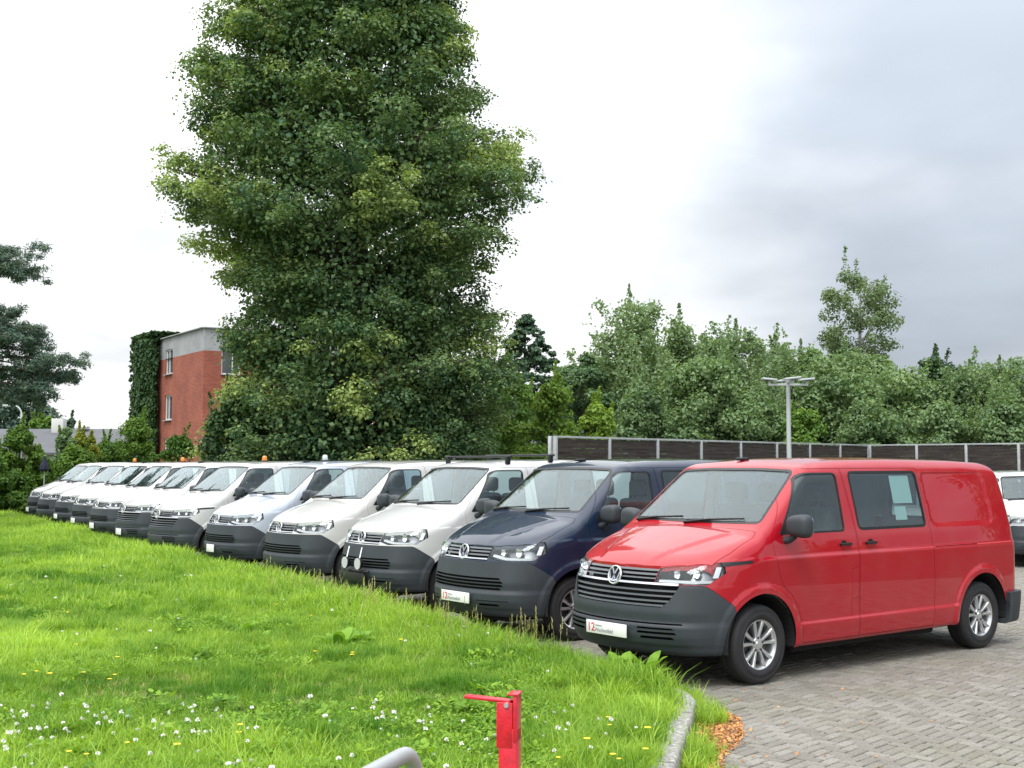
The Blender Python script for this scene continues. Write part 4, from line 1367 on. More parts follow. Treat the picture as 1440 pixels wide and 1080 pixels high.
STK = lib_collection('stalk', [stalk(i) for i in range(4)])
s_along = rng.uniform(0.3, 9, 90); off = np.abs(rng.normal(0, 0.30, 90)) + 0.05
base = row_a + s_along[:, None] * row_dir
P = base + NRM[-1] * (0.15 + off)[:, None]
t = lawn_coords(P); k = t > 0.03; P, t = P[k], t[k]
scatter('grass_stalks', np.stack([P[:, 0], P[:, 1], lawn_z(P[:, 0], P[:, 1], t)], 1), rng.uniform(0, 6.283, len(P)), rng.uniform(0.7, 1.2, len(P)), rng.integers(0, 4, len(P)), rng.random(len(P)), STK, label='tall pale seeding grass stalks in front of the van bumpers', cat='grass')
# grass and weeds rooted at the foot of the kerb, on the paving side
s_i = rng.integers(60, 106, 330)
P = KR[s_i] - NRM[s_i] * np.abs(rng.normal(0.03, 0.10, 330))[:, None]
k = fbm2(P[:, 0], P[:, 1], 5, 3, 2.0) > -0.2; P = P[k]
scatter('kerb_weeds', np.stack([P[:, 0], P[:, 1], np.full(len(P), -0.005)], 1), rng.uniform(0, 6.283, len(P)), rng.uniform(0.6, 1.3, len(P)), rng.integers(0, 8, len(P)), np.clip(rng.normal(0.65, 0.2, len(P)), 0, 1), TUFTS, label='grass and weeds sprouting at the foot of the kerb', cat='weeds')

# fallen leaves swept against the kerb
def fallen(n):
    V, Fc, T = [], [], []
    for _ in range(n):
        if random.random() < 0.975:
            y = random.uniform(6.6, 9.7) if random.random() < 0.6 else random.triangular(7.6, 9.6, 8.7); e = float(np.interp(y, [p[1] for p in kerb_r[:8]], [p[0] for p in kerb_r[:8]]))
            wdt = np.interp(y, [6.9, 8.0, 8.6, 9.2, 9.75], [0.20, 0.24, 0.34, 0.30, 0.10])
            x = e + 0.02 + abs(random.gauss(0, 0.45)) * wdt if random.random() < 0.25 else e + 0.03 + wdt * random.random() ** 0.8
            z = 0.004 + random.random() * 0.012 * max(0, 1 - (x - e) / wdt)
        else:
            y = random.uniform(7, 11.5); x = float(np.interp(y, [7, 9.5, 11.5], [1.0, 1.45, 1.9])) + abs(random.gauss(0, 0.7)); z = 0.004
        az, sz = random.uniform(0, 6.283), random.uniform(0.011, 0.024)
        d = Vector((math.cos(az), math.sin(az), random.gauss(0, 0.25))); s_ = Vector((-math.sin(az), math.cos(az), random.gauss(0, 0.3))) * 0.55
        c = Vector((x, y, z)); k0 = len(V); up = Vector((0, 0, random.uniform(0.0, 0.35) * sz))
        V += [c - d * sz, c + s_ * sz + up, c + d * sz, c - s_ * sz + up]; Fc += [(k0, k0 + 1, k0 + 2), (k0, k0 + 2, k0 + 3)]
        tn = random.random(); T += [tn, tn]
    me = bpy.data.meshes.new('fallen_leaves'); me.from_pydata([tuple(v) for v in V], [], Fc)
    a = me.attributes.new('tone', 'FLOAT', 'FACE'); a.data.foreach_set('value', np.array(T, np.float32))
    o = link('fallen_leaves', me, M['dead_leaf']); tag(o, 'orange and brown fallen leaves swept against the kerb', 'leaves', kind='stuff')
fallen(2300)
# ================================================================ trees and shrubs
noise_colour('bark', [(0.3, (0.045, 0.038, 0.030)), (0.7, (0.11, 0.095, 0.075))], 6, bscale=25, bump=0.8)
noise_colour('birch_bark', [(0.35, (0.10, 0.09, 0.08)), (0.5, (0.42, 0.41, 0.38)), (0.7, (0.60, 0.59, 0.56))], 5, bscale=20)
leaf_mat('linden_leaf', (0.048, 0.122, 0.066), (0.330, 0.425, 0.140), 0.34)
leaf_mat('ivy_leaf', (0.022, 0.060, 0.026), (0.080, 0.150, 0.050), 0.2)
leaf_mat('poplar_leaf', (0.125, 0.210, 0.112), (0.320, 0.425, 0.210), 0.32)
leaf_mat('alder_leaf', (0.100, 0.180, 0.088), (0.265, 0.375, 0.160), 0.32)
leaf_mat('willow_leaf', (0.081, 0.176, 0.038), (0.270, 0.405, 0.068), 0.35)
leaf_mat('birch_leaf', (0.090, 0.150, 0.070), (0.215, 0.290, 0.140), 0.3)
leaf_mat('conifer_leaf', (0.050, 0.105, 0.066), (0.125, 0.195, 0.115), 0.15)
leaf_mat('pine_leaf', (0.052, 0.105, 0.080), (0.155, 0.215, 0.150), 0.15)
leaf_mat('shrub_leaf', (0.040, 0.110, 0.018), (0.160, 0.270, 0.040), 0.32)
leaf_mat('yellow_leaf', (0.090, 0.150, 0.020), (0.330, 0.340, 0.040), 0.32)

def leaves_mesh(name, C, D, size, tone, mat, aspect=0.62, fold=0.18):
    """one folded leaf per point: C positions, D leaf normals"""
    n = len(C)
    D = D / np.maximum(np.linalg.norm(D, axis=1, keepdims=True), 1e-6)
    A = rng.normal(size=(n, 3)); A -= (A * D).sum(1, keepdims=True) * D; A /= np.maximum(np.linalg.norm(A, axis=1, keepdims=True), 1e-6)
    B = np.cross(D, A)
    s = size[:, None]
    v0 = C - A * s * 0.5; v2 = C + A * s * 0.5
    v1 = C + B * s * aspect * 0.5 + D * s * fold; v3 = C - B * s * aspect * 0.5 + D * s * fold
    V = np.stack([v0, v1, v2, v3], 1).reshape(-1, 3)
    me = bpy.data.meshes.new(name)
    me.vertices.add(4 * n); me.vertices.foreach_set('co', V.ravel())
    k = np.arange(n) * 4
    Fq = np.stack([k, k + 1, k + 2, k, k + 2, k + 3], 1).reshape(-1)
    me.loops.add(6 * n); me.loops.foreach_set('vertex_index', Fq.astype(np.int32))
    me.polygons.add(2 * n); me.polygons.foreach_set('loop_start', (np.arange(2 * n) * 3).astype(np.int32))
    me.update(calc_edges=True)
    a = me.attributes.new('tone', 'FLOAT', 'FACE'); a.data.foreach_set('value', np.repeat(np.clip(tone, 0, 1), 2).astype(np.float32))
    me.materials.append(mat)
    return me
def fill_clumps(cl, rad, per, lsize, jit=0.5, shell=0.5, droop=0.0, squash=1.0, tonec=None, up=0.5, dome=0.0):
    """leaves in every clump: denser towards its surface, facing outwards and up"""
    n = len(cl); tot = per * n
    ci = np.repeat(np.arange(n), per)
    d = rng.normal(size=(tot, 3)); d /= np.linalg.norm(d, axis=1, keepdims=True)
    if dome > 0:
        fl_ = rng.random(tot) < dome
        d[fl_, 2] = np.abs(d[fl_, 2])
    rr = shell + (1 - shell) * rng.random(tot) ** 0.6
    rr *= 1 + rng.normal(0, 0.14, tot)
    off = d * rr[:, None] * rad[ci]
    off[:, 2] -= droop * (off[:, 0] ** 2 + off[:, 1] ** 2) / np.maximum(rad[ci][:, 0], 0.1)
    C = cl[ci] + off
    D = d + np.array([0, 0, up]) + rng.normal(0, jit, (tot, 3))
    sz = lsize * rng.uniform(0.6, 1.35, tot)
    tn = (tonec[ci] if tonec is not None else 0.4) + rng.normal(0, 0.16, tot)
    return C, D, sz, tn
def limbs_mesh(name, trunk, targets, r0, mat, limb_r=0.07, lift=0.5, n=7):
    """tapered trunk with limbs that leave it below the clump they carry"""
    bm = bmesh.new()
    tp = np.array(trunk, float)
    rad = [max(r0 * (1 - 0.88 * i / (len(tp) - 1)), 0.02) for i in range(len(tp))]
    rad[0] *= 1.35
    bm_tube(bm, [tuple(p) for p in tp], rad, 10)
    for c in targets:
        hd = math.hypot(c[0] - tp[0][0], c[1] - tp[0][1])
        za = min(max(c[2] - hd * lift, tp[0][2] + 0.4), tp[-1][2] * 0.97)
        a = np.array([np.interp(za, tp[:, 2], tp[:, 0]), np.interp(za, tp[:, 2], tp[:, 1]), za])
        f = (za - tp[0][2]) / max(tp[-1][2] - tp[0][2], 0.1)
        ra = max(limb_r * (1 - 0.75 * f), 0.012)
        m1 = a + (np.array(c) - a) * 0.4 + np.array([random.gauss(0, .06), random.gauss(0, .06), 0.10 * hd])
        m2 = a + (np.array(c) - a) * 0.75 + np.array([random.gauss(0, .06), random.gauss(0, .06), 0.05 * hd])
        bm_tube(bm, [tuple(a), tuple(m1), tuple(m2), tuple(c)], [ra, ra * 0.7, ra * 0.42, ra * 0.15], 5, False)
    me = mesh_from(bm, name, True, 60)
    me.materials.append(mat)
    return me
def plant(name, base, trunk_me, crown_me, label, cat, group=None):
    o = empty(name, base)
    link('trunk' if cat == 'tree' else 'stem', trunk_me, None, o)
    link('crown' if cat == 'tree' else 'foliage', crown_me, None, o)
    tag(o, label, cat, group)
    return o

# --- the big lime tree
def lime_tree():
    Zd, cpx = 42.0, 497.0
    k = Zd / F_PX
    prof = [(-165, 40, 40), (-110, 135, 120), (-50, 195, 160), (0, 207, 163), (60, 235, 172), (110, 247, 186), (150, 243, 205), (185, 205, 238), (225, 276, 266), (262, 272, 274),
            (300, 247, 266), (330, 246, 256), (352, 196, 210), (380, 208, 190), (420, 190, 205), (460, 188, 222), (500, 186, 230), (540, 190, 232), (580, 206, 226), (615, 222, 215), (648, 200, 190)]
    pz = np.array([(HORIZON - p[0]) * k + EYE for p in prof])[::-1]
    pl = np.array([p[1] * k for p in prof])[::-1]; pr = np.array([p[2] * k for p in prof])[::-1]
    cl, rd, tc_, limbs = [], [], [], []
    def ext(z, az):
        c_, s_ = math.cos(az), math.sin(az)
        L, Rr = np.interp(z, pz, pl), np.interp(z, pz, pr)
        return (Rr if c_ > 0 else L) * c_ * c_ + 0.5 * (L + Rr) * 0.9 * s_ * s_
    n_limb = 235
    for q_ in range(n_limb):
        # limbs wind up the trunk; every third one points to a flank so that the outline is carried by real boughs
        zt = 1.3 + 20.2 * (q_ + random.random()) / n_limb
        az = random.choice((0.0, math.pi)) + random.gauss(0, 0.28) if q_ % 3 == 0 else random.uniform(0, 2 * math.pi)
        e_ = max(ext(zt, az) * random.uniform(0.88, 1.05) - 0.42, 0.4)
        if e_ < 0.5: continue
        tip = np.array([e_ * math.cos(az), e_ * math.sin(az), zt])
        za = min(max(zt - 0.42 * e_, 0.8), 20.0)
        root = np.array([0, 0, za])
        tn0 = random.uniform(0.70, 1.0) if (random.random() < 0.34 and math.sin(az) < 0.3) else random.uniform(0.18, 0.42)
        mid = root * 0.45 + tip * 0.55 + np.array([0, 0, 0.16 * e_])
        limbs.append((root, mid, tip))
        side = np.array([-math.sin(az), math.cos(az), 0])
        for t in np.linspace(0.38, 1.0, max(4, int(e_ * 1.5))):
            p = (1 - t) ** 2 * root + 2 * t * (1 - t) * mid + t * t * tip
            spread = 0.25 + 0.42 * e_ * 0.35 * math.sin(math.pi * min(1, 0.25 + 0.62 * t))
            for _ in range(2):
                r = random.uniform(0.48, 0.92) * (1.08 - 0.30 * t)
                cl.append(p + side * random.gauss(0, spread) + np.array([0, 0, random.gauss(-0.10, 0.22)]))
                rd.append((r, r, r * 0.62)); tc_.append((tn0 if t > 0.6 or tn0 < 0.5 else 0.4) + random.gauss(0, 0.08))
    cl, rd, tc_ = np.array(cl), np.array(rd), np.array(tc_)
    per = max(60, int(330000 / len(cl)))
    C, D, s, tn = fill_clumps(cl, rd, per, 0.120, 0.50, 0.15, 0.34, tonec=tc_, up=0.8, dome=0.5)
    # inner twigs
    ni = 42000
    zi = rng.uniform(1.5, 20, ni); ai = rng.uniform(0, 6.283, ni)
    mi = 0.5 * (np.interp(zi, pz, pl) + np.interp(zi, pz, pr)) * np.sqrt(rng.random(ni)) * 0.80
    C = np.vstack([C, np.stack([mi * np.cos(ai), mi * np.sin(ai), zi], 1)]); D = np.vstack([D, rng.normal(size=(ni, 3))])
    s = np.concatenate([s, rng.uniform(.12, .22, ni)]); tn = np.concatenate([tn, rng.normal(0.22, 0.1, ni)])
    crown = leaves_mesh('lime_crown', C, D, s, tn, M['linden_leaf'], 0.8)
    bm = bmesh.new()
    tp = [(0, 0, -0.1), (0.1, 0, 2.5), (-0.1, 0.1, 6), (0.15, 0, 10), (0, 0.1, 14), (0.1, 0, 18), (0, 0, 20.5)]
    bm_tube(bm, tp, [0.62, 0.48, 0.42, 0.34, 0.25, 0.13, 0.04], 12)
    for a_, m_, t_ in limbs:
        pts_ = [tuple((1 - t) ** 2 * a_ + 2 * t * (1 - t) * m_ + t * t * t_) for t in (0, 0.25, 0.5, 0.75, 0.97)]
        r_ = 0.035 + 0.016 * float(np.linalg.norm(t_ - a_))
        bm_tube(bm, pts_, [r_, r_ * 0.8, r_ * 0.58, r_ * 0.36, r_ * 0.12], 5, False)
    trunk = mesh_from(bm, 'lime_trunk', True, 60); trunk.materials.append(M['bark'])
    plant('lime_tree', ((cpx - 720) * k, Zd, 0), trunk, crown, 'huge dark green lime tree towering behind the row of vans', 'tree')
lime_tree()

def feather_points(W, H, z0, lsize, tone, nb=58, per=330):
    """ascending boughs, each feathered with leaves towards its end"""
    C, D, S_, T, tips = [], [], [], [], []
    for b_ in range(nb):
        u = (b_ + random.random()) / nb
        za = z0 * 0.6 + (H - z0) * 0.80 * u
        az = random.uniform(0, 6.283)
        rr = W * random.uniform(0.45, 1.0) * (1.0 - 0.72 * u)
        zt = min(za + rr * random.uniform(0.75, 1.5) + 0.5, H * (0.99 if u > 0.8 else 0.93))
        tip = np.array([rr * math.cos(az), rr * math.sin(az), zt]); root = np.array([0, 0, za]); mid = 0.5 * (root + tip) + np.array([tip[0] * 0.18, tip[1] * 0.18, -0.10 * rr])
        tips.append(tip)
        n = int(per * (0.55 + 0.6 * rr / max(W, 0.1)))
        t = (0.12 + 0.93 * rng.random(n) ** 0.75)[:, None]
        p = (1 - t) ** 2 * root + 2 * t * (1 - t) * mid + t * t * tip
        sp = (0.17 * W * (1.12 - 0.85 * t)) * np.array([[1, 1, 0.8]])
        C.append(p + rng.normal(0, 1, (n, 3)) * sp); D.append(rng.normal(0, 0.8, (n, 3)) + (0, 0, 0.5)); S_.append(lsize * rng.uniform(0.6, 1.25, n)); T.append(tone + random.gauss(0, 0.10) + rng.normal(0, 0.14, n))
    n = per
    t = rng.random(n) ** 0.8
    C.append(np.stack([rng.normal(0, 1, n) * 0.10 * W * (1.05 - t), rng.normal(0, 1, n) * 0.10 * W * (1.05 - t), H * 0.55 + H * 0.46 * t], 1)); D.append(rng.normal(0, 1, (n, 3))); S_.append(lsize * rng.uniform(0.6, 1.1, n)); T.append(np.full(n, tone) + rng.normal(0, .12, n))
    return np.vstack(C), np.vstack(D), np.concatenate(S_), np.concatenate(T), np.array(tips)
def px_tree(name, px, top, half, Zd, low, nclump, per, lsize, mat, label, group=None, style='round', tone=0.4, cat='tree', bark='bark', squash=0.8, gap=0.0, seed=0, shell=0.3, crad=None):
    """a tree of real size: its place and height are worked out once from where it stands"""
    random.seed(1000 + seed); global rng; rng = np.random.default_rng(500 + seed)
    k = Zd / F_PX
    H = (HORIZON - top) * k + EYE; W = half * k; z0 = low
    cl, rd, tc_ = [], [], []
    for _ in range(nclump):
        t = random.random() if style != 'poplar' else random.random() ** 1.25
        if style == 'round': prof_ = math.sin(math.pi * (0.12 + 0.80 * t)) ** 0.7
        elif style == 'poplar': prof_ = 0.16 + 0.84 * (1 - t) ** 0.6
        elif style == 'cone': prof_ = 0.04 + 0.96 * (1 - t) ** 0.7
        else: prof_ = (1 - t) ** 0.35                       # shrub: wide to the ground
        az = random.uniform(0, 6.283)
        q = math.sqrt(random.random()) if random.random() < 0.5 else random.uniform(0.8, 1.0)
        r = (crad or W * (0.27 if style != 'poplar' else 0.20)) * random.uniform(0.65, 1.2) * (1.0 if style not in ('poplar', 'cone') else (1.05 - (0.5 if style == 'poplar' else 0.8) * t))
        rr = max(W * prof_ * q - r * 0.5, 0)
        z = z0 + (H - z0 - r * 0.5) * t
        if style == 'cone':
            z -= rr * 0.18; rr *= random.uniform(0.6, 1.1)
        cl.append((rr * math.cos(az), rr * math.sin(az), z)); rd.append((r, r, r * (squash if style != 'poplar' else 1.5)))
        tc_.append(tone + random.uniform(-0.18, 0.2) + 0.12 * (q - 0.5))
    cl, rd, tc_ = np.array(cl), np.array(rd), np.array(tc_)
    C, D, s, tn = fill_clumps(cl, rd, per, lsize, 0.6, shell, 0.1 if style != 'poplar' else -0.15, tonec=tc_)
    if style in ('poplar', 'shrub', 'round'):
        # leading shoots that rise out of the crown
        ns_ = 0 if style == 'poplar' else 12
        cc, dd, ss, tt = [C], [D], [s], [tn]
        for _ in range(ns_):
            i = random.randrange(len(cl)); p = cl[i]
            if p[2] < z0 + 0.35 * (H - z0) or math.hypot(p[0], p[1]) > 0.55 * W: continue
            L_ = W * random.uniform(0.30, 0.7); lean = np.array([p[0] / max(W, .1) * 0.45 + random.gauss(0, .12), p[1] / max(W, .1) * 0.45 + random.gauss(0, .12), 1.0])
            m_ = 70
            tt_ = rng.random(m_)
            pos = p + lean * (rd[i][2] * 0.5 + L_ * tt_)[:, None] + rng.normal(0, 1, (m_, 3)) * (0.10 * W * (1 - 0.8 * tt_))[:, None] * 0.6
            cc.append(pos); dd.append(rng.normal(0, 1, (m_, 3)) + (0, 0, .4)); ss.append(lsize * rng.uniform(.6, 1.1, m_)); tt.append(np.full(m_, tone + 0.12) + rng.normal(0, .1, m_))
        C, D, s, tn = np.vstack(cc), np.vstack(dd), np.concatenate(ss), np.concatenate(tt)
    if style == 'poplar':
        C, D, s, tn, cl = feather_points(W, H, z0, lsize, tone)
    keep = C[:, 2] > 0.02
    C, D, s, tn = C[keep], D[keep], s[keep], tn[keep]
    if gap > 0:
        g = fbm2(C[:, 0] * 1.0, C[:, 2] * 1.0 + C[:, 1] * 0.5, seed + 7, 3, 1.3 / max(W, 1) * 2.2)
        keep = g > -0.9 + gap
        C, D, s, tn = C[keep], D[keep], s[keep], tn[keep]
    crown = leaves_mesh(name + '_crown', C, D, s, tn, mat, 0.65)
    nt2 = min(len(cl), 26 if cat == 'tree' else 10)
    tg = [cl[i] for i in rng.integers(0, len(cl), nt2)]
    trunk = limbs_mesh(name + '_trunk', [(0, 0, -0.1), (0.05, 0, H * 0.3), (-0.04 * W, 0.03 * W, H * 0.6), (0, 0, H * 0.93)], tg, 0.02 * H + 0.03, M[bark], 0.008 * H + 0.01, 0.7)
    return plant(name, ((px - 720) * k, Zd, 0), trunk, crown, label, cat, group)
G1 = 'trees beyond the timber fence'
PO, AL, WI = M['poplar_leaf'], M['alder_leaf'], M['willow_leaf']
px_tree('spruce_tree', 740, 440, 120, 64, 1.0, 520, 60, 0.20, M['conifer_leaf'], 'dark spruce tree poking up beside the huge lime tree', None, 'cone', 0.4, seed=1, squash=0.35, crad=0.75, shell=0.0)
px_tree('oak_tree', 818, 494, 52, 62, 1.0, 46, 330, 0.20, AL, 'dark rounded oak tree behind the bright willow bushes', None, 'round', 0.05, seed=2)
px_tree('poplar_tree', 886, 400, 113, 64, 1.0, 126, 190, 0.22, PO, 'tallest pale poplar tree above the start of the timber fence', G1, 'poplar', 0.5, seed=3, gap=0.25)
px_tree('poplar_tree', 957, 428, 87, 66, 1.0, 105, 190, 0.22, PO, 'slim pale poplar tree next to the tallest poplar', G1, 'poplar', 0.45, seed=4, gap=0.2)
px_tree('poplar_tree', 1036, 450, 104, 65, 1.0, 126, 190, 0.22, PO, 'broad pale poplar tree rising left of the yard floodlight mast', G1, 'poplar', 0.40, seed=5, gap=0.15)
px_tree('alder_tree', 990, 505, 90, 60, 0.8, 90, 260, 0.20, AL, 'mid green alder tree below the slim poplar', G1, 'round', 0.45, seed=6)
px_tree('alder_tree', 1128, 478, 90, 68, 1.0, 96, 260, 0.22, AL, 'alder tree with loose crown directly behind the floodlight mast', G1, 'poplar', 0.5, seed=7)
px_tree('alder_tree', 1180, 492, 102, 66, 1.0, 96, 260, 0.22, AL, 'wide alder tree at the foot of the airy birch', G1, 'round', 0.35, seed=8)
px_tree('birch_tree', 1214, 376, 66, 76, 8.2, 54, 170, 0.20, M['birch_leaf'], 'airy birch tree standing clear above the other tree tops', None, 'round', 0.5, bark='birch_bark', seed=9, gap=0.42, squash=0.7)
px_tree('alder_tree', 1262, 520, 90, 64, 0.8, 84, 260, 0.21, AL, 'low alder tree right of the airy birch', G1, 'round', 0.5, seed=10)
px_tree('oak_tree', 1312, 500, 58, 74, 1.0, 52, 260, 0.22, M['ivy_leaf'], 'dark oak tree behind the fence corner', G1, 'round', 0.45, seed=11)
px_tree('poplar_tree', 1352, 515, 84, 63, 1.0, 96, 210, 0.21, PO, 'young poplar tree beside the dark oak', G1, 'poplar', 0.35, seed=12)
px_tree('poplar_tree', 1408, 500, 90, 63, 1.0, 105, 210, 0.21, PO, 'young poplar tree at the right end of the timber fence', G1, 'poplar', 0.45, seed=13)
px_tree('alder_tree', 1470, 505, 102, 60, 0.8, 90, 240, 0.21, AL, 'alder tree past the right end of the timber fence', G1, 'round', 0.4, seed=14)
px_tree('poplar_tree', 1545, 480, 102, 62, 1.0, 99, 190, 0.22, PO, 'poplar tree well past the right end of the fence', G1, 'poplar', 0.4, seed=15)
for q, (px, top, half, Zd, lab) in enumerate([(850, 500, 62, 67, 'rounded alder tree filling the gap left of the tallest poplar'), (922, 488, 62, 70, 'rounded alder tree between the tallest and the slim poplar'), (1000, 476, 62, 70, 'rounded alder tree between the slim and the broad poplar'), (1090, 490, 62, 70, 'rounded alder tree between the broad poplar and the mast'), (1225, 500, 66, 70, 'rounded alder tree around the stem of the airy birch'), (1380, 520, 62, 68, 'rounded alder tree between the two young poplars')]):
    px_tree('alder_tree', px, top, half, Zd, 0.8, 70, 260, 0.22, AL, lab, G1, 'round', 0.42, seed=110 + q)
G2 = 'bushes crowding the timber fence'
for q, (px, top, half, Zd, m_, tn_, lab) in enumerate([
        (655, 552, 62, 47, AL, 0.5, 'green bush beneath the right side of the huge lime tree'),
        (712, 520, 66, 50, WI, 0.30, 'tall feathery willow bush right of the huge lime tree'),
        (778, 540, 70, 46, WI, 0.50, 'bright green willow bush reaching over the fence end'),
        (838, 566, 44, 44.5, WI, 0.75, 'yellow green willow bush spilling over the first fence panels'),
        (905, 545, 70, 58, AL, 0.30, 'dense bush behind the fence below the tallest poplar'),
        (1065, 545, 74, 61, AL, 0.45, 'dense bush behind the fence by the floodlight mast'),
        (1130, 575, 50, 58, WI, 0.20, 'light bush leaning over the fence right of the mast'),
        (1235, 560, 80, 61, AL, 0.35, 'dense bush behind the corner of the fence'),
        (1325, 565, 70, 58, AL, 0.5, 'dense bush behind the second fence run'),
        (1415, 560, 80, 57, AL, 0.35, 'dense bush at the right end of the second fence run')]):
    px_tree('bush', px, top, half, Zd, 0.3, 44, 300, 0.19 if Zd > 50 else 0.16, m_, lab, G2, 'shrub', tn_, cat='bush', seed=30 + q)
# dark ivy-hung shrubs round the foot of the lime
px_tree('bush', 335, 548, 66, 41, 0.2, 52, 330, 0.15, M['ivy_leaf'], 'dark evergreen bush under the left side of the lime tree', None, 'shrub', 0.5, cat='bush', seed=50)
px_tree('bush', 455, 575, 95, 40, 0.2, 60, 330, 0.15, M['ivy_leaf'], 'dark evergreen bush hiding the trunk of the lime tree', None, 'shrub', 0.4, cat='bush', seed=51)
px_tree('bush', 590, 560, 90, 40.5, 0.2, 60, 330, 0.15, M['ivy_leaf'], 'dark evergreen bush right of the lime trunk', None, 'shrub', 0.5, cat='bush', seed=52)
# left: bushes at the end of the van row and beyond
G3 = 'garden bushes beyond the last vans'
SHR = M['shrub_leaf']
for q, (px, top, half, Zd, m_, tn_, lab) in enumerate([
        (30, 600, 48, 47, SHR, 0.45, 'tall light green bush beside the last van of the row'),
        (-12, 640, 50, 44, SHR, 0.15, 'dark green bush at the far left edge of the lawn'),
        (22, 662, 42, 44.5, SHR, 0.30, 'low spreading bush right against the nose of the last van'),
        (62, 648, 40, 48.5, SHR, 0.40, 'bush behind the bonnet of the last van'),
        (95, 603, 26, 56, AL, 0.4, 'small dark bush before the grey roof'),
        (120, 604, 30, 58, M['yellow_leaf'], 0.55, 'bush with yellowing leaves before the grey roof'),
        (108, 628, 45, 52, SHR, 0.5, 'low bright bush behind the windscreens of the last vans'),
        (150, 622, 40, 60, SHR, 0.35, 'low bush between the yellowing bush and the brick building'),
        (188, 588, 46, 63, SHR, 0.55, 'fresh green bush at the foot of the ivy clad wall'),
        (252, 612, 42, 66, SHR, 0.20, 'reddish green bush before the brick wall')]):
    px_tree('bush', px, top, half, Zd, 0.1, 40, 300, 0.15, m_, lab, G3, 'shrub', tn_, cat='bush', seed=60 + q)
px_tree('far_tree', 22, 540, 72, 118, 1.5, 50, 260, 0.42, M['pine_leaf'], 'distant bluish green round tree behind the grey roof', None, 'round', 0.35, seed=80)
px_tree('far_tree', 62, 586, 30, 112, 1.0, 36, 200, 0.36, WI, 'distant light green tree just above the grey roof', None, 'round', 0.25, seed=81)
px_tree('far_tree', 100, 590, 22, 120, 1.0, 32, 180, 0.38, M['conifer_leaf'], 'distant dark tree beside the white chimney', None, 'round', 0.5, seed=82)
px_tree('far_tree', -60, 560, 70, 125, 1.0, 40, 220, 0.45, M['conifer_leaf'], 'distant dark tree far left behind the grey roof', None, 'round', 0.5, seed=83)

# --- pine whose boughs reach in from the left
def pine():
    global rng
    rng = np.random.default_rng(77); random.seed(77)
    Zd = 36.0; k = Zd / F_PX
    bx = (-62 - 720) * k
    cl, rd, tc_ = [], [], []
    boughs = []
    layers = [(350, 44), (372, 58), (385, 50), (440, 40), (462, 70), (480, 62), (500, 82), (512, 110), (530, 104), (548, 84), (565, 60)]
    for lv, (ypx, xpx) in enumerate(layers):
        z = (HORIZON - ypx) * k + EYE
        reach = (xpx + 62) * k
        for az in [random.gauss(0.0, 0.12)] + [random.uniform(0, 6.283) for _ in range(4)]:
            rr = reach * (1.0 if abs(az) < 0.4 else random.uniform(0.6, 1.0))
            tip = np.array([rr * math.cos(az), rr * math.sin(az), z])
            boughs.append(tip)
            for _ in range(15):
                f = random.uniform(0.40, 1.0)
                cl.append(tip * (f, f, 1) + np.array([random.gauss(0, .16), random.gauss(0, .30), random.gauss(0.06, .11) - 0.12 * (1 - f)]))
                r = random.uniform(0.16, 0.30); rd.append((r, r, r * 0.62)); tc_.append(random.uniform(0.2, 0.7))
    cl, rd, tc_ = np.array(cl), np.array(rd), np.array(tc_)
    C, D, s, tn = fill_clumps(cl, rd, 90, 0.14, 0.6, 0.1, 0.0, tonec=tc_)
    crown = leaves_mesh('pine_crown', C, D, s, tn, M['pine_leaf'], 0.22, 0.03)
    trunk = limbs_mesh('pine_trunk', [(0, 0, -0.1), (0.05, 0, 3), (0, 0, 6), (0.05, 0, 8.6)], boughs, 0.24, M['bark'], 0.075, 0.05)
    plant('pine_tree', (bx, Zd, 0), trunk, crown, 'bluish pine tree with layered boughs reaching in above the lawn', 'tree')
pine()
# a tree and a hedge line beyond the right edge: the red van mirrors them
px_tree('maple_tree', 2957, -330, 400, 19.0, 2.2, 90, 420, 0.24, AL, 'maple tree standing off to the right of the yard', None, 'round', 0.35, seed=90)
px_tree('maple_tree', 5200, 350, 260, 11.0, 1.5, 60, 330, 0.13, AL, 'maple tree at the right hand yard entrance', None, 'round', 0.35, seed=91)
random.seed(5); rng = np.random.default_rng(5)
src_ = [o for o in scene.objects if o.name.startswith('maple_tree') and o.parent is None][0]
for (x_, y_, s_, lab_) in ((33, 30, 1.2, 'maple tree past the far right corner of the yard'), (38, 0, 1.3, 'tall maple tree beyond the yard entrance'), (36, 40, 1.2, 'maple tree behind the right hand parking bays')):
    c_ = copy_tree(src_); c_.location = (x_, y_, 0); c_.scale = (s_, s_, s_); c_.rotation_euler = (0, 0, x_ * 1.7); tag(c_, lab_, 'tree')

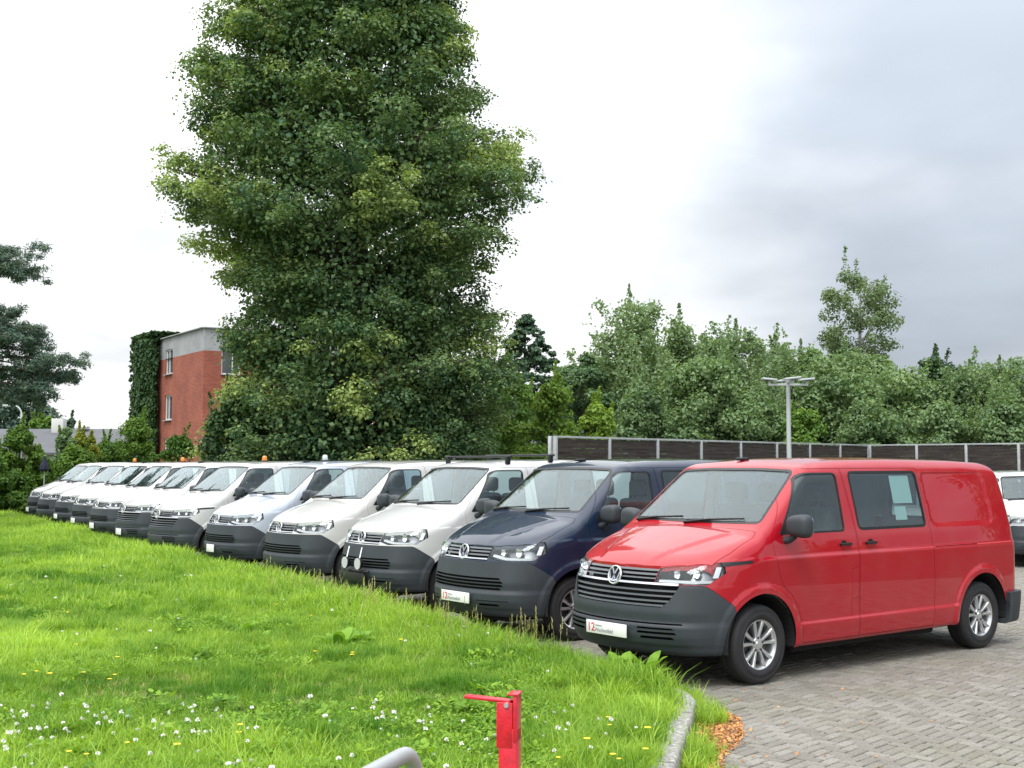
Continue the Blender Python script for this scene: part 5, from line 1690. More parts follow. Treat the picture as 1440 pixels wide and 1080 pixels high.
# ---- dock plant by the kerb corner
def dock(name, x, y, seed, label, n=9, h=0.34):
    r_ = random.Random(seed); V, Fc, T = [], [], []
    for q in range(n):
        az = 6.283 * q / n + r_.uniform(-.3, .3); ln = h * r_.uniform(0.7, 1.2); el = r_.uniform(0.5, 1.2); wd = ln * 0.17
        k0 = len(V); segs = 5
        for i_ in range(segs + 1):
            t = i_ / segs
            c = np.array([math.cos(az) * ln * t * math.cos(el), math.sin(az) * ln * t * math.cos(el), ln * (t * math.sin(el) - 0.45 * t * t * (1 - 0.4 * math.sin(el)))])
            ww = wd * math.sin(math.pi * (0.08 + 0.90 * t)) + 0.002
            s_ = np.array([-math.sin(az), math.cos(az), 0])
            V += [c - s_ * ww + (0, 0, ww * 0.35), c, c + s_ * ww + (0, 0, ww * 0.35)]
        for i_ in range(segs):
            a = k0 + 3 * i_
            Fc += [(a, a + 1, a + 4, a + 3), (a + 1, a + 2, a + 5, a + 4)]; tn = r_.uniform(0.3, 0.8); T += [tn, tn]
    me = bpy.data.meshes.new(name); me.from_pydata([tuple(v) for v in V], [], Fc)
    a = me.attributes.new('tone', 'FLOAT', 'FACE'); a.data.foreach_set('value', np.array(T, np.float32))
    me.polygons.foreach_set('use_smooth', np.ones(len(Fc), bool))
    o = link(name, me, M['dock_leaf']); o.location = (x, y, 0.09 + 0.01); tag(o, label, 'plant', 'broad leaved weeds near the kerb')
for q, (px, py, lab, n, h) in enumerate([
        (872, 948, 'broad leaved dock plant below the red van number plate', 10, 0.30), (905, 952, 'leafy dock plant right beside the curved kerb end', 12, 0.34),
        (480, 912, 'dense dock plant growing mid lawn before the third van', 16, 0.34), (505, 905, 'dock plant beside the dense one mid lawn', 12, 0.28),
        (350, 893, 'dark leafy weed clump in the middle of the lawn', 16, 0.26), (375, 900, 'small leafy weed next to the dark clump', 10, 0.2),
        (735, 925, 'tuft of broad leaves before the navy van', 12, 0.25), (150, 862, 'low leafy weed clump left on the lawn', 14, 0.22)]):
    Z_ = (EYE - 0.1) * F_PX / (py - HORIZON)
    dock('dock_plant', (px - 720) * Z_ / F_PX, Z_, q, lab, n + 6, h * 0.95)
# ================================================================ buildings
def brick_mat():
    m, nt, b = new_mat('brick')
    t = nt.nodes.new('ShaderNodeTexCoord')
    br = nt.nodes.new('ShaderNodeTexBrick'); br.inputs['Scale'].default_value = 1.0
    br.inputs['Brick Width'].default_value = 0.25; br.inputs['Row Height'].default_value = 0.0833; br.inputs['Mortar Size'].default_value = 0.008
    br.inputs['Color1'].default_value = (0.34, 0.080, 0.042, 1); br.inputs['Color2'].default_value = (0.24, 0.052, 0.030, 1); br.inputs['Mortar'].default_value = (0.30, 0.17, 0.13, 1)
    sp = nt.nodes.new('ShaderNodeSeparateXYZ'); nt.links.new(t.outputs['Object'], sp.inputs[0])
    ad = nt.nodes.new('ShaderNodeMath'); ad.operation = 'ADD'; nt.links.new(sp.outputs[0], ad.inputs[0]); nt.links.new(sp.outputs[1], ad.inputs[1])
    cb_ = nt.nodes.new('ShaderNodeCombineXYZ'); nt.links.new(ad.outputs[0], cb_.inputs[0]); nt.links.new(sp.outputs[2], cb_.inputs[1])
    nt.links.new(cb_.outputs[0], br.inputs['Vector'])
    n = nt.nodes.new('ShaderNodeTexNoise'); n.inputs['Scale'].default_value = 0.7; n.inputs['Detail'].default_value = 7; nt.links.new(t.outputs['Object'], n.inputs['Vector'])
    mr = nt.nodes.new('ShaderNodeMapRange'); mr.inputs['From Min'].default_value = 0.3; mr.inputs['From Max'].default_value = 0.7; mr.inputs['To Min'].default_value = 0.82; mr.inputs['To Max'].default_value = 1.18
    nt.links.new(n.outputs['Fac'], mr.inputs[0])
    v = nt.nodes.new('ShaderNodeVectorMath'); v.operation = 'SCALE'; nt.links.new(br.outputs['Color'], v.inputs[0]); nt.links.new(mr.outputs[0], v.inputs['Scale'])
    nt.links.new(v.outputs[0], b.inputs['Base Color']); b.inputs['Roughness'].default_value = 0.9
brick_mat()
noise_colour('band_concrete', [(0.3, (0.26, 0.27, 0.28)), (0.6, (0.36, 0.37, 0.38)), (0.75, (0.30, 0.31, 0.31))], 0.9, detail=8)
simple('window_frame_white', (0.75, 0.75, 0.74), 0.5)
simple('window_pane', (0.05, 0.06, 0.07), 0.05, spec=0.8)
simple('blind', (0.40, 0.42, 0.44), 0.7)
simple('roof_felt', (0.10, 0.105, 0.115), 0.85, noise=0.15, nscale=0.8)
simple('render_white', (0.6, 0.6, 0.58), 0.85)
Cb = np.array([-19.2, 75.0]); dL = np.array([-0.549, 0.836]); dR = np.array([0.836, 0.549])
bld = empty('brick_building', (Cb[0], Cb[1], 0), math.atan2(dR[1], dR[0]))
tag(bld, 'red brick building with grey concrete parapet half hidden by the lime tree', 'building')
# local axes: x along the right face, y along the left face (away from the camera)
Lx, Ly, Hb, Hp = 15.0, 13.0, 9.0, 10.4
def wall_with_holes(name, plane, length, z0, z1, holes, mat, depth=0.35):
    xs = sorted({0.0, length} | {h[0] for h in holes} | {h[1] for h in holes}); zs = sorted({z0, z1} | {min(max(h[2], z0), z1) for h in holes} | {min(max(h[3], z0), z1) for h in holes})
    bm = bmesh.new()
    def vv(a, d_, z): return (a, d_, z) if plane == 'x' else (d_, a, z)
    for i_ in range(len(xs) - 1):
        for j_ in range(len(zs) - 1):
            cx_, cz2 = 0.5 * (xs[i_] + xs[i_ + 1]), 0.5 * (zs[j_] + zs[j_ + 1])
            if any(h[0] < cx_ < h[1] and h[2] < cz2 < h[3] for h in holes): continue
            bm.faces.new([bm.verts.new(vv(a, 0, z)) for a, z in ((xs[i_], zs[j_]), (xs[i_ + 1], zs[j_]), (xs[i_ + 1], zs[j_ + 1]), (xs[i_], zs[j_ + 1]))])
    for h in holes:                                           # reveals
        a0, a1, b0, b1 = h[0], h[1], max(h[2], z0), min(h[3], z1)
        if b1 <= b0: continue
        for (p, q) in (((a0, b0), (a1, b0)), ((a1, b0), (a1, b1)), ((a1, b1), (a0, b1)), ((a0, b1), (a0, b0))):
            bm.faces.new([bm.verts.new(vv(p[0], 0, p[1])), bm.verts.new(vv(q[0], 0, q[1])), bm.verts.new(vv(q[0], depth, q[1])), bm.verts.new(vv(p[0], depth, p[1]))])
    bmesh.ops.remove_doubles(bm, verts=bm.verts, dist=0.001)
    return link(name, mesh_from(bm, name), mat, bld)
holesL = [(6.15, 7.65, zz, zz + 1.68) for zz in (7.93, 4.85, 1.95)]
holesR = [(a, a + 1.25, zz, zz + 1.9) for a in (1.15, 4.2, 7.4, 10.6) for zz in (7.55, 4.6, 1.7)]
wall_with_holes('wall', 'y', Ly, -0.2, Hb, holesL, M['brick'])
wall_with_holes('wall', 'x', Lx, -0.2, Hb, holesR, M['brick'])
# the parapet stands a few centimetres proud and windows cut into it
def band(plane, length, holes):
    o = wall_with_holes('parapet', plane, length, Hb, Hp, holes, M['band_concrete'])
    return o
band('y', Ly, holesL); band('x', Lx, holesR)
link('roof', box_mesh('r', (Lx / 2, Ly / 2, Hp - 0.1), (Lx - 0.02, Ly - 0.02, 0.16)), M['roof_felt'], bld)
link('wall', box_mesh('r', (Lx / 2 + 0.2, Ly - 0.1, Hp / 2 - 0.2), (Lx - 0.5, 0.2, Hp - 0.3)), M['brick'], bld)
link('wall', box_mesh('r', (Lx - 0.1, Ly / 2, Hp / 2 - 0.2), (0.2, Ly - 0.5, Hp - 0.3)), M['brick'], bld)
link('parapet_cap', box_mesh('r', (Lx / 2, -0.02, Hp + 0.03), (Lx + 0.1, 0.3, 0.06)), M['band_concrete'], bld)
link('parapet_cap', box_mesh('r', (-0.02, Ly / 2 + 0.08, Hp + 0.031), (0.3, Ly + 0.1, 0.06)), M['band_concrete'], bld)
def bwindow(plane, h):
    a0, a1, b0, b1 = h; w_ = a1 - a0; hh = b1 - b0; ca_, cz2 = (a0 + a1) / 2, (b0 + b1) / 2
    f = bmesh.new()
    def bx_(c, s):
        bm_box(f, (c[0], c[1], c[2]) if plane == 'x' else (c[1], c[0], c[2]), s if plane == 'x' else (s[1], s[0], s[2]))
    bx_((a0 + 0.04, 0.12, cz2), (0.08, 0.08, hh)); bx_((a1 - 0.04, 0.12, cz2), (0.08, 0.08, hh))
    bx_((ca_, 0.12, b0 + 0.04), (w_ - 0.16, 0.078, 0.08)); bx_((ca_, 0.12, b1 - 0.04), (w_ - 0.16, 0.078, 0.08)); bx_((ca_ + 0.1 * w_, 0.12, cz2), (0.06, 0.07, hh - 0.16))
    fo = link('window', mesh_from(f, 'window'), M['window_frame_white'], bld)
    g = bmesh.new(); bm_box(g, (ca_, 0.15, cz2) if plane == 'x' else (0.15, ca_, cz2), (w_ - 0.1, 0.02, hh - 0.1) if plane == 'x' else (0.02, w_ - 0.1, hh - 0.1))
    link('pane', mesh_from(g, 'pane'), M['window_pane'], fo)
    g = bmesh.new(); bm_box(g, (ca_, -0.03, b0 - 0.03) if plane == 'x' else (-0.03, ca_, b0 - 0.03), (w_ + 0.06, 0.26, 0.05) if plane == 'x' else (0.26, w_ + 0.06, 0.05))
    link('sill', mesh_from(g, 'sill'), M['band_concrete'], fo)
for h in holesL: bwindow('y', h)
for h in holesR: bwindow('x', h)
# ivy on the far part of the left face
def ivy():
    n = 15000
    a = rng.uniform(8.3, 13.6, n); z = rng.uniform(0.2, 10.9, n); bulge = 0.35 + 0.45 * np.sin(np.clip((a - 8.0) / 5.8, 0, 1) * math.pi) + 0.12 * fbm2(a, z, 4, 4, 1.2)
    top = 10.6 + 0.35 * np.sin(np.clip((a - 8.0) / 5.8, 0, 1) * math.pi); low = 0.2
    ok = (z < top + 0.15 * fbm2(a, a, 8, 3, 1.5)) & (a > 8.35 + 0.14 * fbm2(z, z, 9, 3, 1.0)); a, z, bulge = a[ok], z[ok], bulge[ok]
    d_ = -bulge * rng.uniform(0.7, 1.1, len(a)) * np.clip((top[ok] - z) * 1.4 + 0.25, 0.1, 1)
    P3 = np.stack([d_, a, z], 1)
    m2 = 3500   # top and far end
    P4 = np.stack([rng.uniform(-0.7, 1.2, m2), rng.uniform(8.4, 13.6, m2), 10.65 + 0.3 * rng.random(m2)], 1)
    P5 = np.stack([rng.uniform(-0.7, 3, m2), 13.3 + 0.5 * rng.random(m2), rng.uniform(0.2, 10.6, m2)], 1)
    C = np.vstack([P3, P4, P5]); D = np.vstack([np.tile([[-1, 0, .35]], (len(P3), 1)), np.tile([[0, 0, 1]], (m2, 1)), np.tile([[0, 1, .3]], (m2, 1))]) + rng.normal(0, .45, (len(C), 3))
    me = leaves_mesh('ivy_leaves', C, D, rng.uniform(0.16, 0.34, len(C)), rng.normal(0.45, 0.2, len(C)), M['ivy_leaf'], 0.85)
    o = empty('ivy', (Cb[0], Cb[1], 0), math.atan2(dR[1], dR[0])); tag(o, 'thick dark ivy covering the end of the brick building', 'ivy')
    link('foliage', me, None, o)
    bm = bmesh.new()
    for q in range(6):
        a0 = 8.8 + q * 0.9
        bm_tube(bm, [(-0.06, a0, 0), (-0.1, a0 + random.uniform(-.3, .3), 4), (-0.08, a0 + random.uniform(-.4, .4), 9.5)], [0.05, 0.035, 0.015], 5)
    so = mesh_from(bm, 'stems', True); so.materials.append(M['bark'])
    t_ = link('stem', so, None, o); tag(t_, kind='stuff')
ivy()
# low hall with a grey pitched roof
hall = empty('low_building', (-37, 92, 0)); tag(hall, 'low hall with dark grey pitched roof behind the garden bushes', 'building')
rm_ = bmesh.new()
rv_ = [(-14, -5.5, 2.75), (9.6, -5.5, 2.75), (9.6, 0, 4.6), (-14, 0, 4.6), (9.6, 5.5, 2.75), (-14, 5.5, 2.75)]
for th_ in (0.0, -0.15):
    pass
vv_ = [rm_.verts.new(p) for p in rv_] + [rm_.verts.new((p[0], p[1], p[2] - 0.16)) for p in rv_]
for f_ in ((0, 1, 2, 3), (3, 2, 4, 5), (7, 6, 9, 8), (8, 9, 11, 10), (0, 6, 7, 1), (4, 10, 11, 5), (1, 7, 8, 2), (2, 8, 10, 4), (0, 3, 9, 6), (3, 5, 11, 9)):
    rm_.faces.new([vv_[q] for q in f_])
ro = link('roof', mesh_from(rm_, 'roof'), M['roof_felt'], hall)
wm_ = bmesh.new()
A_ = [(-13.6, -5, 0), (9.2, -5, 0), (9.2, 5, 0), (-13.6, 5, 0)]
va = [wm_.verts.new(p) for p in A_]; vb = [wm_.verts.new((p[0], p[1], 2.7)) for p in A_]
g1 = wm_.verts.new((9.2, 0, 4.35)); g0 = wm_.verts.new((-13.6, 0, 4.35))
wm_.faces.new((va[0], va[1], vb[1], vb[0])); wm_.faces.new((va[2], va[3], vb[3], vb[2])); wm_.faces.new((va[1], va[2], vb[2], g1, vb[1])); wm_.faces.new((va[3], va[0], vb[0], g0, vb[3]))
link('wall', mesh_from(wm_, 'wall'), M['render_white'], hall)
link('chimney', box_mesh('c', (2.75, -0.6, 4.75), (0.9, 0.7, 1.2), 0.02), M['render_white'], ro)
link('skylight', box_mesh('c', (4.5, -0.5, 4.72), (0.9, 0.8, 0.22), 0.08), M['plate_white'], ro)

# ================================================================ timber fence
noise_colour('dark_plank', [(0.28, (0.022, 0.018, 0.016)), (0.5, (0.042, 0.034, 0.032)), (0.68, (0.060, 0.050, 0.047)), (0.85, (0.16, 0.145, 0.13))], 1.6, bscale=30, bump=0.4)
for m_ in (M['dark_plank'],):                                   # grain runs along the boards
    nt2 = m_.node_tree
    t_ = [n_ for n_ in nt2.nodes if n_.type == 'TEX_COORD'][0]; nz_ = [n_ for n_ in nt2.nodes if n_.type == 'TEX_NOISE']
    mp2 = nt2.nodes.new('ShaderNodeMapping'); mp2.inputs['Scale'].default_value = (0.5, 1, 7)
    ge_ = nt2.nodes.new('ShaderNodeNewGeometry'); nt2.links.new(ge_.outputs['Position'], mp2.inputs[0])
    for n_ in nz_: nt2.links.new(mp2.outputs[0], n_.inputs['Vector'])
simple('galvanised', (0.42, 0.44, 0.45), 0.45, metal=0.35, noise=0.10, nscale=6)
simple('mast_grey', (0.45, 0.49, 0.49), 0.5, metal=0.2)
FH = 2.8
def fence(name, A, B, n, label):
    A, B = np.array(A, float), np.array(B, float)
    L_ = np.linalg.norm(B - A) / n
    o = empty(name, (A[0], A[1], 0), math.atan2(B[1] - A[1], B[0] - A[0])); tag(o, label, 'fence')
    post = box_mesh('post', (0, 0, FH / 2 - 0.02), (0.11, 0.13, FH + 0.04), 0.008)
    rail = box_mesh('rail', (0, 0, 0), (L_ - 0.114, 0.10, 0.065), 0.006)
    ph = 0.145; nb = 18
    plank = box_mesh('plank', (0, 0, 0), (L_ - 0.13, 0.035, ph - 0.009), 0.004, None, 1)
    for i_ in range(n + 1):
        p = link('post', post, M['galvanised'], o); p.location = (i_ * L_, 0, 0)
    for i_ in range(n):
        r_ = link('top_rail', rail, M['galvanised'], o); r_.location = ((i_ + 0.5) * L_, 0, FH - 0.03)
        for j_ in range(nb):
            q = link('plank', plank, M['dark_plank'], o); q.location = ((i_ + 0.5) * L_ + random.gauss(0, .003), random.gauss(0, 0.004), 0.10 + (j_ + 0.5) * ph); q.rotation_euler = (random.gauss(0, .02), random.gauss(0, .0012), 0)
    return o
FA, FB = np.array([1.36, 38.2]), np.array([16.3, 55.5])
fence('timber_fence', FA, FB, 8, 'dark timber fence with pale steel posts running from the navy van to the mast')
dF = np.array([21.2, 50.8]) - FB
fence('timber_fence', FB + dF / np.linalg.norm(dF) * 0.14, FB + dF / 3 * 6, 6, 'dark timber fence run from the corner behind the red van')
o = link('fence_end_post', box_mesh('p', (0, 0, FH / 2), (0.12, 0.12, FH), 0.01), M['galvanised']); o.location = (FA[0] - 0.16, FA[1] + 0.22, 0)
tag(o, 'lone pale steel post just before the timber fence begins', 'post')

# ================================================================ lamps
def mast():
    Zd = 34.0; k = Zd / F_PX
    o = empty('floodlight_mast', ((1109 - 720) * k, Zd, 0)); tag(o, 'pale grey floodlight mast with flat lamp heads behind the red van', 'street lamp')
    H = (HORIZON - 541) * k + EYE
    link('pole', tube_mesh('pole', [(0, 0, 0), (0, 0, H * 0.5), (0, 0, H)], [0.075, 0.068, 0.06], 14), M['mast_grey'], o)
    link('base_plate', box_mesh('b', (0, 0, 0.02), (0.34, 0.34, 0.04), 0.01), M['mast_grey'], o)
    link('cross_arm', box_mesh('arm', (0, 0, H + 0.0), (1.12, 0.07, 0.06), 0.008), M['mast_grey'], o)
    link('cross_arm', box_mesh('arm', (0, 0, H + 0.065), (0.07, 0.9, 0.06), 0.008), M['mast_grey'], o)
    for x, y, rz in ((-0.50, 0, 0), (0.50, 0, 0), (0.02, -0.42, 1), (0.02, 0.42, 1)):
        hm = bmesh.new(); bm_box(hm, (0, 0, 0), (0.42, 0.30, 0.055) if not rz else (0.46, 0.32, 0.055), 0.02, Matrix.Rotation(R(6 if x < 0 else -6), 3, 'Y'), 2)
        hd = link('lamp_head', mesh_from(hm, 'head', True, 40), M['mast_grey'], o); hd.location = (x * 1.05, y, H + 0.15)
        link('lamp_glass', box_mesh('g', (0, 0, -0.033), (0.26, 0.18, 0.012)), M['lamp_dark'], hd)
        link('bracket', box_mesh('br', (0, 0, -0.10), (0.05, 0.05, 0.12)), M['mast_grey'], hd)
mast()
def whip():
    Zd = 70.0; k = Zd / F_PX; H = (HORIZON - 570) * k + EYE
    o = empty('street_lamp', ((30 - 720) * k, Zd, 0)); tag(o, 'curved grey street lamp rising before the grey roof', 'street lamp')
    pts = [(0, 0, 0), (0, 0, 2.5), (0, 0, H - 0.55)] + [(-0.55 + 0.55 * math.cos(a), 0, H - 0.55 + 0.55 * math.sin(a)) for a in np.linspace(0.2, 1.7, 7)]
    link('pole', tube_mesh('pole', pts, [0.075] * 3 + [0.05] * 7, 10), M['mast_grey'], o)
    link('lamp_head', box_mesh('h', (-0.85, 0, H - 0.03), (0.5, 0.22, 0.13), 0.05), M['mast_grey'], o)
whip()
def parasol():
    Zd = 46.0; k = Zd / F_PX
    o = empty('garden_parasol', ((64 - 720) * k, Zd, 0)); tag(o, 'folded navy garden parasol among the bushes beyond the last van', 'parasol')
    link('pole', tube_mesh('pole', [(0, 0, 0), (0, 0, 2.25)], 0.022, 8), M['mast_grey'], o)
    bm = bmesh.new(); n = 16; rings = []
    for z, r in ((1.66, 0.12), (1.72, 0.16), (1.85, 0.14), (2.05, 0.07), (2.2, 0.03), (2.26, 0.004)):
        rings.append([bm.verts.new((r * (1 + 0.18 * (q % 2)) * math.cos(2 * math.pi * q / n), r * (1 + 0.18 * (q % 2)) * math.sin(2 * math.pi * q / n), z)) for q in range(n)])
    for a, b in zip(rings, rings[1:]):
        for q in range(n): bm.faces.new((a[q], a[(q + 1) % n], b[(q + 1) % n], b[q]))
    bm.faces.new(rings[0][::-1])
    link('canopy', mesh_from(bm, 'canopy'), simple('navy_cloth', (0.01, 0.014, 0.035), 0.8), o)
parasol()

# ================================================================ red barrier post and galvanised hoop
simple('red_paint', (0.60, 0.012, 0.030), 0.38, coat=0.3, noise=0.28, nscale=22, bump=0.12, bscale=120)
def red_post():
    Zd = 4.55; x = (717 - 720) * Zd / F_PX
    H = EYE - (970 - HORIZON) * Zd / F_PX
    o = empty('barrier_post', (x, Zd, 0), R(-14)); tag(o, 'bright red steel barrier post with catch arm standing on the lawn', 'post')
    bm = bmesh.new()
    bm_box(bm, (0, 0, H / 2 - 0.06), (0.070, 0.070, H - 0.12), 0.006, None, 2)
    po = link('post', mesh_from(bm, 'post', True, 40), M['red_paint'], o)
    # forked top: a back plate and two cheeks
    link('back_plate', box_mesh('bp', (0.028, 0, H - 0.085), (0.014, 0.074, 0.170), 0.002), M['red_paint'], o)
    link('cheek', box_mesh('ck', (-0.012, -0.031, H - 0.11), (0.062, 0.010, 0.165), 0.003), M['red_paint'], o)
    link('cheek', box_mesh('ck', (-0.012, 0.031, H - 0.11), (0.062, 0.010, 0.165), 0.003), M['red_paint'], o)
    link('stop_block', box_mesh('sb', (0.012, 0, H - 0.175), (0.045, 0.050, 0.03), 0.003), M['red_paint'], o)
    link('top_cap', box_mesh('tc', (0.020, 0, H + 0.0025), (0.040, 0.080, 0.007), 0.002), M['red_paint'], o)
    am = bmesh.new()
    bm_box(am, (-0.095, 0, 0), (0.180, 0.040, 0.012), 0.004, None, 2)
    a = link('catch_arm', mesh_from(am, 'arm', True, 40), M['red_paint'], o); a.location = (0.012, 0, H - 0.028); a.rotation_euler = (0, R(3.5), 0)
    link('pivot_bolt', tube_mesh('pb', [(-0.004, -0.042, H - 0.036), (-0.004, 0.042, H - 0.036)], 0.009, 10), M['galvanised'], o)
    for z in (H - 0.275, H - 0.315, H - 0.40):
        link('bolt_hole', tube_mesh('bh', [(-0.012, -0.0358, z), (-0.012, -0.02, z)], 0.006, 10), M['under_black'], o)
red_post()
def hoop():
    Zd = 4.45; k = Zd / F_PX
    zt = EYE - (1045 - HORIZON) * k
    p0 = np.array([(587 - 720) * k, Zd]); d_ = np.array([-0.33, -0.945])
    pts = [(*(p0 + d_ * 0.0), 0.0), (*(p0), zt - 0.16)]
    for a in np.linspace(0, math.pi / 2, 8):
        q = p0 + d_ * (0.12 - 0.12 * math.cos(a)); pts.append((*q, zt - 0.12 + 0.12 * math.sin(a)))
    q1 = p0 + d_ * 0.95
    for a in np.linspace(math.pi / 2, 0, 8):
        q = q1 - d_ * (0.12 - 0.12 * math.cos(a)); pts.append((*q, zt - 0.12 + 0.12 * math.sin(a)))
    pts.append((*q1, 0.0))
    bx_, by_ = p0
    pts = [(x - bx_, y - by_, z) for x, y, z in pts]
    o = empty('hoop_barrier', (bx_, by_, 0)); tag(o, 'galvanised steel tube hoop beside the red barrier post', 'barrier')
    link('tube', tube_mesh('tube', pts, 0.030, 18), M['galvanised'], o)
    for q in ((0, 0), (q1[0] - bx_, q1[1] - by_)):
        f = link('foot_plate', box_mesh('fp', (0, 0, 0.10), (0.14, 0.14, 0.01)), M['galvanised'], o); f.location = (q[0], q[1], 0)
hoop()

# ================================================================ the vans
LATE, EARLY = build_van('late'), build_van('early')
SRC = {'late': LATE, 'early': EARLY}
BADGE = [(860, 810), (649.4, 778), (508, 758), (391.7, 743.3), (304, 734), (220, 722.7), (172.5, 717), (135, 710), (109, 704), (85, 701), (59.6, 697), (45.7, 693.5)]
WHITE = (0.52, 0.525, 0.52)
SPEC = [
    ('late', (0.37, 0.002, 0.012), 'dealer', 'bright red van with silver alloy wheels and a dealer plate', {}),
    ('early', (0.007, 0.018, 0.045), 'dealer', 'dark navy blue van parked beside the red van', {}),
    ('early', WHITE, None, 'white van with black roof bars and two round bumper spotlights', {'bars': 1, 'spots': 1}),
    ('early', (0.51, 0.51, 0.495), None, 'white van with bare grey bumper beside the van with roof bars', {}),
    ('early', (0.40, 0.44, 0.51), 'blank', 'pale silver blue van with a blank white plate', {'beacon_grey': 1}),
    ('late', WHITE, None, 'white van with black headlight trim beside the silver blue van', {'beacon': 1}),
    ('late', WHITE, 'blank', 'white van seventh in the row counting from the red van', {'antenna': 1}),
    ('early', WHITE, 'blank', 'white van eighth in the row counting from the red van', {'beacon': 1}),
    ('early', WHITE, 'blank', 'white van fourth from the bushes at the row end', {}),
    ('early', WHITE, 'blank', 'white van third from the bushes at the row end', {'beacon': 1}),
    ('early', WHITE, None, 'white van second from the bushes at the row end', {}),
    ('early', WHITE, 'blank', 'white van standing against the bushes at the row end', {}),
]
BEACON = None
def beacon_meshes():
    bm = bmesh.new(); bm_box(bm, (0, 0, 0.02), (0.16, 0.16, 0.04), 0.01)
    b0 = mesh_from(bm, 'base', True, 40)
    bm = bmesh.new(); n = 16; rings = []
    for z, r in ((0.04, 0.062), (0.05, 0.066), (0.12, 0.060), (0.15, 0.048), (0.162, 0.02), (0.164, 0.001)):
        rings.append([bm.verts.new((r * math.cos(2 * math.pi * q / n), r * math.sin(2 * math.pi * q / n), z)) for q in range(n)])
    for a, b in zip(rings, rings[1:]):
        for q in range(n): bm.faces.new((a[q], a[(q + 1) % n], b[(q + 1) % n], b[q]))
    return b0, mesh_from(bm, 'dome', True, 60)
BB0, BB1 = beacon_meshes()
BB2 = BB1.copy()
def roof_bars(root):
    for x in (1.0, 1.75):
        z = float(top_z(x, 0.0)) + 0.06
        b_ = link('roof_bar', tube_mesh('bar', [(x, -0.80, z), (x, 0.80, z)], 0.016, 8), M['black_plastic'], root)
        for s in (-1, 1):
            zz = float(top_z(x, 0.70))
            link('bar_foot', box_mesh('foot', (x, s * 0.72, (z + zz) / 2), (0.07, 0.05, z - zz + 0.015), 0.012), M['black_plastic'], b_)
def spots(root):
    for s in (-0.20, 0.13):
        bm = bmesh.new()
        rings = []
        for x, r in ((0.06, 0.02), (0.045, 0.06), (0.0, 0.082), (-0.01, 0.082)):
            rings.append([bm.verts.new((x, r * math.cos(2 * math.pi * q / 24), r * math.sin(2 * math.pi * q / 24))) for q in range(24)])
        for a, b in zip(rings, rings[1:]):
            for q in range(24): bm.faces.new((a[q], a[(q + 1) % 24], b[(q + 1) % 24], b[q]))
        so = link('spotlight', mesh_from(bm, 'spot', True, 50), M['black_plastic'], root); so.location = (-1.03, s, 0.62)
        link('spot_lens', disc_x('l', 0.074, -0.012, -0.004), M['lamp_white'], so)
        link('spot_stay', tube_mesh('st', [(0.02, 0, 0.05), (0.10, 0.07, 0.20)], 0.008, 6), M['chrome'], so)
    bar = link('light_bar', tube_mesh('lb', [(-0.955, -0.34, 0.52), (-0.985, -0.28, 0.52), (-0.985, 0.22, 0.52), (-0.955, 0.28, 0.52)], 0.016, 8), M['black_plastic'], root)
    link('plate_holder', box_mesh('ph', (-0.985, -0.03, 0.44), (0.02, 0.52, 0.12), 0.004), M['black_plastic'], root)
vans = []
for i_, (vn, col, plate, lab, extra) in enumerate(SPEC):
    first = SRC.pop(vn, None)
    root = first if first is not None else copy_tree(LATE if vn == 'late' else EARLY)
    # extras and plates must not be copied: they are added after the copying below
    k_ = V1 + STEP * i_
    zb = 0.92
    nose = k_ + 0.90 * FWD
    want = (BADGE[i_][0] - 720) / F_PX * nose[1]
    k_ = k_ + np.array([want - nose[0], 0.0]) * 0.9
    root.location = (k_[0], k_[1], 0.0); root.rotation_euler = (0, 0, YAW + (0 if i_ == 0 else random.gauss(0, 0.018)))
    if i_ > 0:                                                   # front wheels left at slightly different lock
        lock = random.gauss(0, 0.16)
        for ch in root.children:
            if ch.name.split('.')[0] == 'wheel' and abs(ch.location.x) < 0.1: ch.rotation_euler.z += lock
    tag(root, lab, 'van', 'vans parked in a row along the lawn')
    vans.append((root, col, plate, extra))
    set_colour(root, col)
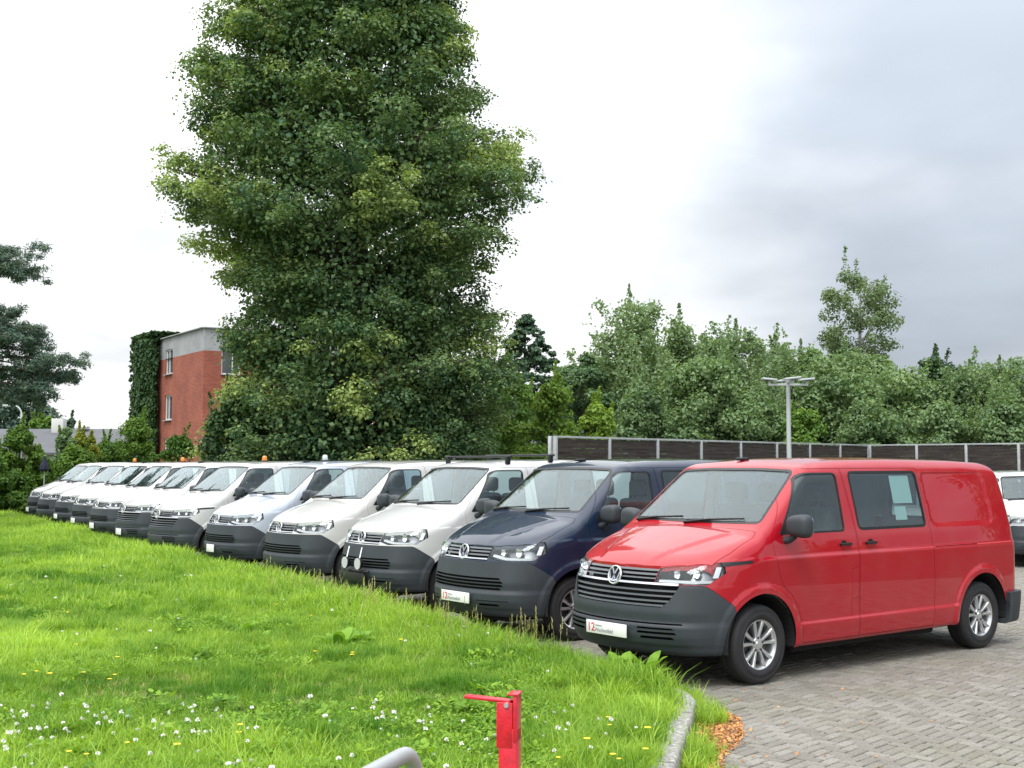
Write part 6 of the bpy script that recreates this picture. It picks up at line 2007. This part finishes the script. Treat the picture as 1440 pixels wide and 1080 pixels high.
# the white van across the yard, nose to the camera
far_v = copy_tree(EARLY); far_v.location = (10.05, 22.9, 0.0); far_v.rotation_euler = (0, 0, R(82)); far_v.scale = (0.9, 0.9, 0.9); set_colour(far_v, (0.55, 0.56, 0.56))
tag(far_v, 'white van across the yard behind the tail of the red van', 'van')
for i_, (root, col, plate, extra) in enumerate(vans):
    add_plate(root, 0.465 if i_ < 2 else 0.455, plate)
    if 'bars' in extra: roof_bars(root)
    if 'spots' in extra: spots(root)
    if 'beacon' in extra or 'beacon_grey' in extra:
        x, y = (1.25, 0.0) if i_ != 5 else (1.3, -0.2)
        b_ = link('beacon', BB0, M['black_plastic'], root); b_.location = (x, y, float(top_z(x, y)) - 0.01); b_.scale = (0.8, 0.8, 0.8)
        link('beacon_dome', BB1 if 'beacon' in extra else BB2, M['amber'] if 'beacon' in extra else M['lamp_white'], b_)
    if i_ in (0, 1, 4, 6, 8):
        am = bmesh.new(); bm_box(am, (0, 0, 0.015), (0.13, 0.07, 0.03), 0.012, None, 2); 
        a_ = link('roof_antenna', mesh_from(am, 'antenna', True, 40), M['black_plastic'], root); a_.location = (0.92, 0.10, float(top_z(0.92, 0.10)))
# papers behind the red van's side window
red = vans[0][0]
sdoor = [c for c in red.children if c.name.startswith('sliding_door') and c.bound_box[0][1] < -0.5][0]
for (x0, x1, z0, z1) in ((2.02, 2.33, 1.52, 1.79), (2.02, 2.20, 1.36, 1.49)):
    pm = bmesh.new(); ys_ = [-(float(side_y(x_, z_)) - 0.016) for x_, z_ in ((x0, z0), (x1, z0), (x1, z1), (x0, z1))]
    f_ = [pm.verts.new((x_, y_, z_)) for (x_, z_), y_ in zip(((x0, z0), (x1, z0), (x1, z1), (x0, z1)), ys_)]
    b2_ = [pm.verts.new((v_.co.x, v_.co.y + 0.002, v_.co.z)) for v_ in f_]
    pm.faces.new(f_); pm.faces.new(b2_[::-1])
    for q in range(4): pm.faces.new((f_[q], b2_[q], b2_[(q + 1) % 4], f_[(q + 1) % 4]))
    link('paper_notice', mesh_from(pm, 'paper'), M['paper'], sdoor)
# white end of the side trim
tr_ = [c for c in red.children if c.name.startswith('side_trim')]
